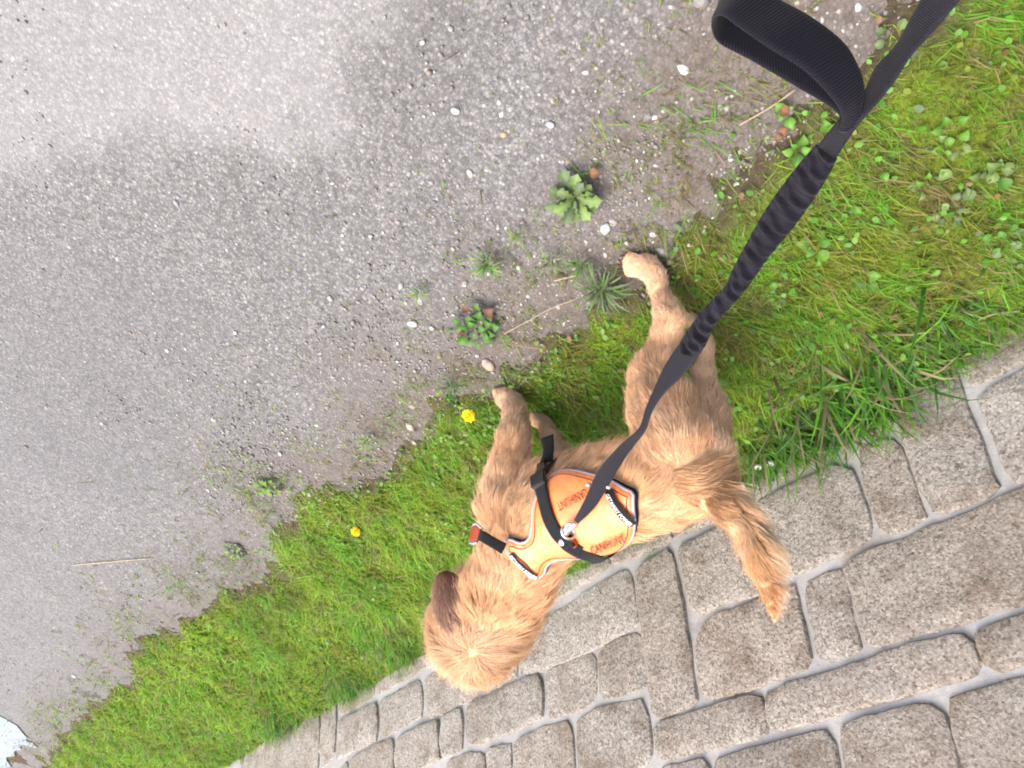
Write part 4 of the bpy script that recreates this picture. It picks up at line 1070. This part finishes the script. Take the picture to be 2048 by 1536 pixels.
grass['kind'] = 'stuff'; grass['label'] = 'short mossy grass carpet between the asphalt and the stone wall'

# small ground leaves among the grass, too many to count
nL = 5200; y = RNG.uniform(-.45, 2.6, nL); x = RNG.uniform(WALL_X + .01, WALL_X + 1.1, nL); k = (verge_d(x, y) > .01) & (noise2(x, y, 10, 461, 3) > .44); x, y = x[k], y[k]; nL = len(x)
az = RNG.uniform(0, 6.28, nL); s = RNG.uniform(.006, .014, nL); t1 = RNG.normal(0, .45, nL); z = np.maximum(verge_z(x, y), 0) + RNG.uniform(.004, .016, nL)
lf = np.array([(0, 0, 0), (.35, -.38, .06), (.8, -.34, .05), (1.05, 0, -.06), (.8, .34, .05), (.35, .38, .06), (.55, 0, -.03)]); L3 = lf[None] * s[:, None, None]
L3[..., 2] += L3[..., 0] * t1[:, None]
V = np.stack([L3[..., 0] * np.cos(az)[:, None] - L3[..., 1] * np.sin(az)[:, None], L3[..., 0] * np.sin(az)[:, None] + L3[..., 1] * np.cos(az)[:, None], L3[..., 2]], -1) + np.stack([x, y, z], 1)[:, None]
F6 = np.array([(6, 0, 1), (6, 1, 2), (6, 2, 3), (6, 3, 4), (6, 4, 5), (6, 5, 0)])
pal = np.array([(.12, .31, .03), (.085, .24, .025), (.17, .31, .06), (.20, .27, .04), (.13, .20, .08), (.24, .14, .06)])
cl_ = pal[RNG.choice(6, nL, p=[.3, .25, .16, .12, .11, .06])] * RNG.uniform(.75, 1.2, (nL, 1))
ug = fast_mesh('undergrowth', V.reshape(-1, 3), (np.arange(nL)[:, None, None] * 7 + F6[None]).reshape(-1, 3), M_LEAF, None, False, np.repeat(cl_, 7, 0)); ug['kind'] = 'stuff'; ug['label'] = 'tiny clover like leaves scattered through the mossy grass'

# broad leaves, one mesh per leaf form, shared by all plants
def leaf_mesh(form, col, seed):
    r = np.random.default_rng(seed); n = 9; V, Fc = [], []
    for i in range(n):
        t = i / (n - 1)
        if form == 'round': w_ = math.sin(math.pi * min(1, max(.02, t)) ** .75) * .46 + .015
        elif form == 'spoon': w_ = .05 + .30 * sstep(.25, .62, t) * (1 - sstep(.86, 1.02, t) * .95)
        elif form == 'toothed': w_ = (.04 + .24 * t) * (1 - sstep(.82, 1.0, t) * .96) * (1 + (.38 if i % 2 else -.25))
        else: w_ = .045 * (1 - t ** 3) + .004
        zc = .20 * math.sin(t * 2.2) - .30 * t * t; wob = r.normal(0, .015)
        V += [(t, -w_, zc + .30 * w_ + wob), (t, -w_ * .5, zc + .10 * w_), (t, 0, zc), (t, w_ * .5, zc + .10 * w_), (t, w_, zc + .30 * w_ - wob)]
    for i in range(n - 1):
        for k in range(4): a = i * 5 + k; Fc.append((a, a + 1, a + 6, a + 5))
    cc = []
    for i in range(n):
        for k in range(5): cc.append(np.array(col) * (1.25 if k == 2 else 1.0) * (.8 + .3 * i / n))
    me = bpy.data.meshes.new('leaf'); me.from_pydata(V, [], Fc); me.polygons.foreach_set('use_smooth', [True] * len(Fc)); me.update()
    a = me.color_attributes.new('col', 'FLOAT_COLOR', 'POINT'); a.data.foreach_set('color', np.concatenate([np.clip(np.array(cc), 0, 1), np.ones((len(cc), 1))], 1).ravel())
    me.materials.append(M_LEAF); return me
LEAVES = {}
def get_leaf(form, tone, k):
    key = (form, tone, k)
    if key not in LEAVES:
        c = {'bright': (.125, .29, .035), 'green': (.08, .205, .028), 'pale': (.17, .26, .075), 'grey': (.12, .18, .075), 'yellow': (.20, .28, .035), 'red': (.15, .075, .05), 'dark': (.035, .11, .018)}[tone]
        LEAVES[key] = leaf_mesh(form, np.array(c) * (.85 + .15 * k), 50 + k)
    return LEAVES[key]
def plant(name, px, n, L, form, tones, lift, label, cat, group=None, on_wall=False, spread=.3, base=None):
    p = base if base is not None else at_z(px, max(.004, float(verge_z(*at_z(px)[:2])))); r = random.Random(int(px[0] * 7 + px[1]))
    t = empty(name, p, label, cat, group)
    for i in range(n):
        o = bpy.data.objects.new('leaf', get_leaf(form, tones[r.randrange(len(tones))], r.randrange(3))); COL.objects.link(o); o.parent = t
        a = 2 * math.pi * (i + r.uniform(-.3, .3)) / n * (1 if n > 3 else 1.3); q = r.random() * spread
        o.location = (math.cos(a) * L * q, math.sin(a) * L * q, (-.004 if name == 'broadleaf_weed' else .004) + r.random() * .010 * lift * 2)
        s = L * r.uniform(.65, 1.15) * (.56 if name == 'broadleaf_weed' else 1); o.scale = (s, s, s); o.rotation_euler = (r.uniform(-.3, .3), -r.uniform(.1, .7) * lift, a)
    return t
WG = 'low broad leaved weeds in the verge'
plant('plantain_weed', (1155, 385), 19, .043, 'toothed', ['pale', 'grey', 'pale', 'grey'], 1.2, 'pale green leafy weed rosette growing alone in the asphalt above the dog', 'weed', None)
for (px, n, L, form, tones, lift, lab) in [
    ((980, 520), 26, .036, 'blade', ['pale', 'green'], 1.2, 'pale spiky grass rosette on the bare asphalt edge beside the yellow fleck'),
    ((1038, 464), 14, .024, 'blade', ['yellow', 'pale'], 1.0, 'faint yellowish sprout between the two gravelly rosettes'),
    ((1105, 512), 18, .028, 'blade', ['pale', 'grey'], 1.2, 'small pale green spiky sprout left of the raised hind paw'),
    ((1164, 522), 18, .034, 'blade', ['grey', 'green'], 1.0, 'dull green spiky sprout just left of the hind paw'),
    ((1205, 572), 30, .055, 'blade', ['grey', 'grey', 'green'], 1.0, 'large grey green starry weed below the hind paw'),
    ((842, 578), 14, .026, 'blade', ['yellow', 'green'], 1.0, 'tiny yellow green tuft out on the open asphalt'),
    ((740, 872), 16, .032, 'blade', ['yellow', 'bright'], 1.0, 'small yellow green tuft at the ragged verge edge above the dandelion')]:
    plant('weed_sprout', px, n, L, form, tones, lift, lab, 'weed', 'small sprouts in the bare road edge')
plant('creeping_weed', (955, 645), 24, .024, 'round', ['green', 'grey', 'green', 'red'], .6, 'flat creeping weed with small green and reddish leaves on the road edge', 'weed', None, spread=1.7)
plant('creeping_weed', (540, 972), 14, .022, 'round', ['bright', 'yellow'], .6, 'little bright green cushion weed at the tip of the verge edge', 'weed', None, spread=1.4)
plant('creeping_weed', (470, 1096), 14, .022, 'round', ['pale', 'grey'], .5, 'pale flat weed patch on the asphalt beside the verge bulge', 'weed', None, spread=1.5)
plant('creeping_weed', (905, 765), 22, .030, 'blade', ['grey', 'dark', 'green'], .8, 'dull green feathery weed by the round pinkish pebble', 'weed', None, spread=.8)
for (px, n, L, form, tones, lab) in [
    ((1600, 300), 6, .034, 'round', ['bright', 'green'], 'bright leafy weed left of the leash just under the handle loop'),
    ((1572, 215), 4, .030, 'round', ['bright', 'pale'], 'leafy weed among brown dead leaves beside the handle loop'),
    ((1655, 262), 4, .034, 'round', ['bright'], 'shiny green leaves half hidden behind the leash joint'),
    ((1560, 590), 5, .032, 'spoon', ['bright', 'pale'], 'pale upright leaf weed beside the thin part of the leash above the rump'),
    ((1632, 480), 6, .042, 'round', ['bright', 'green'], 'big round leafed weed just right of the ruched sleeve'),
    ((1705, 405), 6, .030, 'round', ['green', 'bright'], 'round leafed weed right of the upper ruched sleeve'),
    ((1800, 475), 5, .034, 'toothed', ['green', 'bright'], 'toothed leaf rosette in the middle of the wide verge'),
    ((1850, 365), 6, .032, 'round', ['bright', 'pale'], 'bright round leafed weed in the mossy middle of the verge'),
    ((1905, 290), 5, .034, 'round', ['bright', 'pale'], 'round leafed weed near the right edge below the leash end'),
    ((1992, 335), 6, .038, 'round', ['green', 'pale'], 'clump of large round leaves close to the right picture edge'),
    ((1930, 365), 4, .040, 'spoon', ['grey', 'pale'], 'grey green spoon shaped leaves beside the large round leaf clump'),
    ((1892, 250), 4, .030, 'round', ['bright'], 'single bright leaf cluster nearest the leash end'),
    ((1905, 425), 7, .028, 'spoon', ['grey', 'pale'], 'dull grey leafed weed in the brownish moss'),
    ((1730, 545), 6, .034, 'round', ['bright', 'green'], 'broad leafed weed in the verge above the long wall grass'),
    ((1620, 545), 5, .030, 'toothed', ['green', 'bright'], 'toothed weed right of the lower ruched sleeve'),
    ((2010, 470), 6, .034, 'spoon', ['green', 'grey'], 'dark spoon leafed weed at the right picture edge'),
    ((1760, 330), 5, .026, 'round', ['bright', 'green'], 'small bright weed between leash and mossy strip'),
    ((1840, 560), 5, .034, 'toothed', ['bright', 'green'], 'toothed bright weed above the long grass by the wall'),
    ((1790, 80), 6, .038, 'spoon', ['pale', 'grey'], 'pale broad leaf weed by the road edge between the handle loop and the upper leash'),
    ((905, 800), 9, .024, 'round', ['dark', 'green'], 'dark green round leafed patch behind the front paw dandelion'),
    ((1140, 720), 8, .042, 'blade', ['green', 'bright'], 'fresh green grassy weed between the front and hind legs'),
    ((1000, 640), 5, .020, 'round', ['green', 'red'], 'tiny leafed weed with a red leaf on the soil edge')]:
    plant('broadleaf_weed', px, n, L, form, tones, .8, lab, 'weed', WG, spread=.55)

# long grass tufts leaning over the foot of the wall
def tuft(px, n, L, W, az0, label, cols, group, base=None, spread=.05, lean=(.2, .9), azs=.9):
    p = base if base is not None else at_z(px, max(.004, float(verge_z(*at_z(px)[:2]))))
    P = p + np.stack([RNG.normal(0, spread, n), RNG.normal(0, spread * 1.4, n), np.zeros(n)], 1)
    if base is None: P[:, 0] = np.maximum(P[:, 0], WALL_X + .006)
    C = np.array([cols[i] for i in RNG.integers(0, len(cols), n)]) * RNG.uniform(.7, 1.3, (n, 1))
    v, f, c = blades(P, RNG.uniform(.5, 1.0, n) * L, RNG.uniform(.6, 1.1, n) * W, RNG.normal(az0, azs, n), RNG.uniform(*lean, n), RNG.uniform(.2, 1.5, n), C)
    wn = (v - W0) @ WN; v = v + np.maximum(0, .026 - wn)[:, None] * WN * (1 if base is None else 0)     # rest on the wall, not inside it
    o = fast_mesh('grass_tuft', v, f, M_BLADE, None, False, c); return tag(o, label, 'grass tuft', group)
GC = [GREEN, GREEN * .8, DEEP, np.array([.09, .25, .03]), np.array([.12, .25, .08]), np.array([.28, .24, .13])]
TG = 'long grass along the foot of the wall'
tuft((1560, 890), 130, .12, .006, 3.3, 'long grass tuft at the wall foot right behind the dog rump, beside white daisies', GC, TG)
tuft((1660, 840), 150, .16, .0075, 3.3, 'thick tuft of long broad blades drooping over the wall stones beside the tail', GC, TG, spread=.055)
tuft((1740, 790), 140, .17, .0078, 3.2, 'longest grass tuft whose blades cross the vertical mortar joint of the wall', GC, TG, spread=.05)
tuft((1850, 720), 150, .085, .005, 3.3, 'dark green tuft at the wall foot in front of the tallest stone', GC, TG, spread=.05)
tuft((1960, 660), 120, .055, .0048, 3.0, 'short dense tuft with pale dry blades at the wall foot by the right edge', GC + [np.array([.34, .30, .18])], TG, spread=.05)
tuft((1460, 1000), 90, .06, .003, 3.3, 'low tuft at the wall foot hidden behind the tail root', GC, TG)
tuft((1340, 1070), 80, .055, .0028, 3.3, 'low tuft at the wall foot under the dog back', GC, TG)
tuft((800, 1295), 190, .095, .0042, 3.3, 'deep green tuft at the wall foot beside the dog head', GC, TG, spread=.055)
tuft((690, 1370), 190, .10, .0045, 3.3, 'deep green tuft at the foot of the far wall left of the dog head', GC, TG, spread=.055)
tuft((560, 1445), 180, .11, .005, 3.3, 'dark tuft in the corner of verge and wall near the bottom edge', GC, TG, spread=.06)
for (px, n, L, lab) in [((1311, 1108), 16, .030, 'small green tuft sprouting from a mortar joint below the harness'), ((1286, 1086), 26, .034, 'bright green moss tuft on the wall just below the harness edge'), ((1112, 1198), 12, .022, 'tiny green tuft in the mortar joint under the dog neck')]:
    u_, v_ = px_uv(px); tuft(px, n, L, .0022, 0.4, lab, [GREEN, LIME], 'green sprouts in the wall joints', wall_pt(u_, v_, .004), .006, (.1, .9), 1.5)

# flowers
def dandelion(px, stem_px, z, size, label):
    c = at_z(px, z); s = at_z(stem_px, .006); t = empty('dandelion', s, label, 'dandelion', None)
    axis = np.array([.25, -.25, .93]); axis /= np.linalg.norm(axis); e1_ = np.cross(axis, [0, 1, 0]); e1_ /= np.linalg.norm(e1_); e2_ = np.cross(axis, e1_); V, Fc, Cc = [], [], []
    for ring, (rr_, nn, hh, el) in enumerate(((size, 24, .002, .10), (size * .8, 20, .004, .35), (size * .55, 16, .006, .7), (size * .3, 10, .008, 1.1))):
        for k in range(nn):
            a = 2 * math.pi * (k + ring * .37) / nn + RNG.normal(0, .06); L_ = rr_ * RNG.uniform(.85, 1.1); D = e1_ * math.cos(a) + e2_ * math.sin(a); T = -e1_ * math.sin(a) + e2_ * math.cos(a); wd = size * .12
            o = len(V); p0, p1, p2 = c + axis * hh, c + axis * (hh + L_ * .5 * math.sin(el)) + D * L_ * .6 * math.cos(el), c + axis * (hh + L_ * math.sin(el) * .8) + D * L_ * math.cos(el)
            V += [p0 - T * wd * .4, p0 + T * wd * .4, p1 - T * wd, p1 + T * wd, p2 - T * wd * .8, p2 + T * wd * .8]; Fc += [(o, o + 1, o + 3, o + 2), (o + 2, o + 3, o + 5, o + 4)]
            Cc += [np.array([.85, .50, .006]) * RNG.uniform(.85, 1.1)] * 2 + [np.array([.88, .62, .010])] * 4
    tl = np.array(t.location[:])
    mesh('flower_head', [v - tl for v in V], Fc, M_PETAL, t, False, np.clip(Cc, 0, 1))
    mid = (s + c) / 2 + np.array([0, 0, .012]); st_ = tube('stem', [p - tl for p in catmull([s, mid, c], 6)], .0016, M_LEAF, t)
    a = st_.data.color_attributes.new('col', 'FLOAT_COLOR', 'POINT'); a.data.foreach_set('color', np.tile((.30, .36, .16, 1.0), (len(st_.data.vertices), 1)).ravel())
dandelion((938, 831), (1006, 852), .045, .0155, 'yellow dandelion on a pale stem beside the front paw')
dandelion((712, 1063), (735, 1068), .030, .0145, 'single yellow dandelion in the grass left of the harness')
def daisy(px, z, size, label):
    c = at_z(px, z); t = empty('daisy', (c[0], c[1], .01), label, 'daisy', 'closed white daisies at the wall foot'); tl = np.array(t.location[:]); V, Fc = [], []
    for k in range(14):
        a = 2 * math.pi * k / 14; D = np.array([math.cos(a), math.sin(a), 0]); T = np.array([-math.sin(a), math.cos(a), 0]); o = len(V); wd = size * .30
        for q, (rr_, hh, ww) in enumerate(((.15, 0, .5), (.95, .45, 1.0), (1.0, 1.0, .9), (.55, 1.5, .45))):
            p = c + D * size * rr_ + np.array([0, 0, size * hh]); V += [p - T * wd * ww - tl, p + T * wd * ww - tl]
        Fc += [(o + 2 * q, o + 2 * q + 1, o + 2 * q + 3, o + 2 * q + 2) for q in range(3)]
    mesh('petals', V, Fc, M_PETAL, t, False, [(.80, .79, .76)] * len(V))
    s_ = tube('stem', [np.array([0, 0, 0.]), c - tl], .0012, M_LEAF, t); a = s_.data.color_attributes.new('col', 'FLOAT_COLOR', 'POINT'); a.data.foreach_set('color', np.tile((.12, .22, .04, 1.0), (len(s_.data.vertices), 1)).ravel())
daisy((1516, 931), .050, .0066, 'white closed daisy nearer the tail of two side by side behind the rump')
daisy((1541, 924), .050, .0066, 'white closed daisy standing right beside the grey mortar joint end')
daisy((1484, 970), .050, .0066, 'white closed daisy alone next to the tail root')

# pebbles, gravel, straw, dead leaves
def rock(c, rx_, ry_, rz_, seed, sub=2):
    bm = bmesh.new(); bmesh.ops.create_icosphere(bm, subdivisions=sub, radius=1.0); r = np.random.default_rng(seed); q = r.uniform(0, 50, 3); ca, sa = math.cos(seed), math.sin(seed)
    V = []
    for v in bm.verts:
        p = np.array(v.co[:]); k = .82 + .36 * float(noise2(p[0] + q[0], p[1] + p[2] * .7 + q[1], 1.7, seed, 2)); p = p * k * (rx_, ry_, rz_); V.append((c[0] + p[0] * ca - p[1] * sa, c[1] + p[0] * sa + p[1] * ca, c[2] + p[2]))
    Fc = [tuple(v.index for v in f.verts) for f in bm.faces]; bm.free(); return V, Fc
for i, (x, y, d, c, lab) in enumerate([(977, 730, 32, (.42, .32, .27), 'round pinkish pebble, largest on the soil edge above the front paw'), (825, 648, 21, (.50, .48, .46), 'white pebble lying alone on the asphalt left of the creeping weed'),
        (1211, 458, 26, (.50, .51, .51), 'whitish pebble on the damp soil above the hind paw'), (820, 853, 22, (.45, .38, .33), 'cream pebble at the verge tip above the dandelion'), (1007, 270, 15, (.48, .30, .18), 'small orange pebble on the gravelly asphalt'),
        (331, 1318, 24, (.46, .36, .28), 'tan pebble on bare soil at the verge edge far left'), (940, 347, 17, (.52, .50, .48), 'square white pebble left of the leafy rosette'), (1101, 250, 18, (.50, .48, .46), 'white pebble above the leafy rosette'),
        (148, 1352, 12, (.58, .57, .56), 'white pebble near the puddle on the far asphalt'), (352, 406, 15, (.30, .31, .35), 'bluish pebble on the open asphalt'), (911, 222, 20, (.47, .47, .47), 'light grey pebble beside the darker asphalt patch'),
        (470, 666, 11, (.52, .50, .48), 'small white pebble in the middle of the grey asphalt'), (660, 597, 13, (.48, .46, .44), 'small grey pebble left of the yellow green tuft'), (1255, 487, 13, (.42, .44, .42), 'greyish pebble just above the raised hind paw'),
        (845, 86, 13, (.48, .47, .45), 'small white pebble at the top of the dark asphalt patch'), (560, 908, 11, (.5, .47, .44), 'small white pebble on the asphalt above the verge bulge')]):
    c0 = at_z((x, y), .002); r_ = d * depth_of(c0) / FPX / 2 * .9; V, Fc = rock(c0, r_ * 1.15, r_ * .82, r_ * .5, i + 3)
    tag(mesh('pebble', V, Fc, M_PEB, None, True, [c] * len(V)), lab, 'pebble', 'loose pebbles on the road')
_b = bmesh.new(); bmesh.ops.create_icosphere(_b, subdivisions=1, radius=1.0); iv = np.array([v.co[:] for v in _b.verts]); if_ = np.array([[v.index for v in f.verts] for f in _b.faces]); _b.free()
def gravel(n, size, yr, near_edge):
    y = RNG.uniform(*yr, n); x = edge_x(y) + (np.abs(RNG.normal(0, .26, n)) - .06 if near_edge else RNG.uniform(0, 1.9, n)); s = RNG.lognormal(math.log(size), .38, n)
    c = np.stack([x, y, -s * .02 + np.maximum(0, verge_z(x, y))], 1); a = RNG.uniform(0, 6.28, n); dv = RNG.uniform(.7, 1.2, (n, len(iv), 1))
    L = iv[None] * dv * np.stack([s, s * RNG.uniform(.6, .95, n), s * RNG.uniform(.35, .6, n)], 1)[:, None]
    V = np.stack([L[..., 0] * np.cos(a)[:, None] - L[..., 1] * np.sin(a)[:, None], L[..., 0] * np.sin(a)[:, None] + L[..., 1] * np.cos(a)[:, None], L[..., 2]], -1) + c[:, None]
    pal = np.array([(.19, .183, .178), (.25, .24, .23), (.31, .295, .28), (.40, .385, .365), (.50, .485, .465), (.28, .235, .20), (.36, .28, .22)]); k = RNG.choice(len(pal), n, p=[.2, .25, .22, .12, .06, .1, .05])
    return V.reshape(-1, 3), (np.arange(n)[:, None, None] * len(iv) + if_[None]).reshape(-1, 3), np.repeat(pal[k] * RNG.uniform(.8, 1.2, (n, 1)), len(iv), 0)
VS, FS, CS = [], [], []; off_ = 0
for a_args in ((5200, .0027, (-.5, 2.2), True), (5200, .0024, (-.5, 2.0), False), (1800, .0036, (1.6, 5), False), (420, .0048, (-.5, 2.2), True), (120, .0042, (-.5, 2.2), False)):
    v, f, c = gravel(*a_args); VS.append(v); FS.append(f + off_); CS.append(c); off_ += len(v)
gv = fast_mesh('gravel', np.concatenate(VS), np.concatenate(FS), M_PEB, None, False, np.concatenate(CS)); gv['kind'] = 'stuff'; gv['label'] = 'fine stone chips bedded in the worn asphalt'

def stalk(pxs, z, r_, col, label, lifts=None, wallside=False):
    P = [wall_pt(*px_uv(p), .022) for p in pxs] if wallside else [at_z(p, z) for p in pxs]
    o = tube('dry_stalk', catmull(P, 5), r_, M_DRY, None, False, 5, .5); a = o.data.color_attributes.new('col', 'FLOAT_COLOR', 'POINT')
    a.data.foreach_set('color', np.tile((*col, 1.0), (len(o.data.vertices), 1)).ravel()); tag(o, label, 'dry stalk', 'dry stalks lying about')
stalk([(142, 1131), (220, 1124), (303, 1117)], .008, .0016, (.62, .48, .32), 'long straw lying on the asphalt left of the verge')
stalk([(1008, 668), (1060, 640), (1100, 618), (1152, 598)], .016, .0012, (.42, .33, .22), 'long pale straw on the soil between front and hind paw')
stalk([(1018, 688), (1050, 694), (1092, 699)], .016, .0014, (.34, .24, .14), 'brown twig on the soil above the front paw')
stalk([(1108, 562), (1132, 556), (1160, 549)], .016, .0018, (.44, .34, .25), 'short pale straw by the starry weed')
stalk([(562, 1400), (582, 1420), (606, 1440)], .05, .0024, (.42, .36, .10), 'yellowing grass stalk leaning in the far verge')
stalk([(668, 1146), (720, 1190), (770, 1240), (818, 1296)], .06, .0016, (.20, .30, .07), 'long green stalk arching through the verge towards the dog head')
stalk([(1568, 972), (1610, 948), (1660, 922)], 0, .0014, (.34, .27, .17), 'thin straw resting on the mortar joint beside the tail', None, True)
stalk([(1955, 640), (1990, 628), (2040, 622)], .03, .0014, (.34, .29, .18), 'pale dry blade at the wall foot by the right edge')
stalk([(1480, 250), (1540, 215), (1590, 180)], .012, .0014, (.44, .33, .22), 'pale straw at the road edge under the handle loop')
for px, s, az_, lab in [((1578, 226), .011, .5, 'curled brown dead leaf beside the handle loop'), ((1574, 256), .010, 1.8, 'brown dead leaf below the curled one near the handle loop'), ((1555, 268), .008, 2.9, 'small rust brown leaf lying left of the two dead leaves'),
                        ((1198, 346), .012, .9, 'orange brown withered leaf at the leafy rosette'), ((1545, 568), .013, 2.2, 'brown leaf scrap beside the thin leash')]:
    c = at_z(px, .018); me = leaf_mesh('round', (.24, .12, .07), int(px[0])); me.materials.clear(); me.materials.append(M_DRY); me.name = 'dead_leaf'
    o = bpy.data.objects.new('dead_leaf', me); COL.objects.link(o); o.location = tuple(c); o.scale = (s * 1.6, s * 1.6, s * 2.4); o.rotation_euler = (.4, .2, az_); tag(o, lab, 'dead leaf', 'dead leaves')
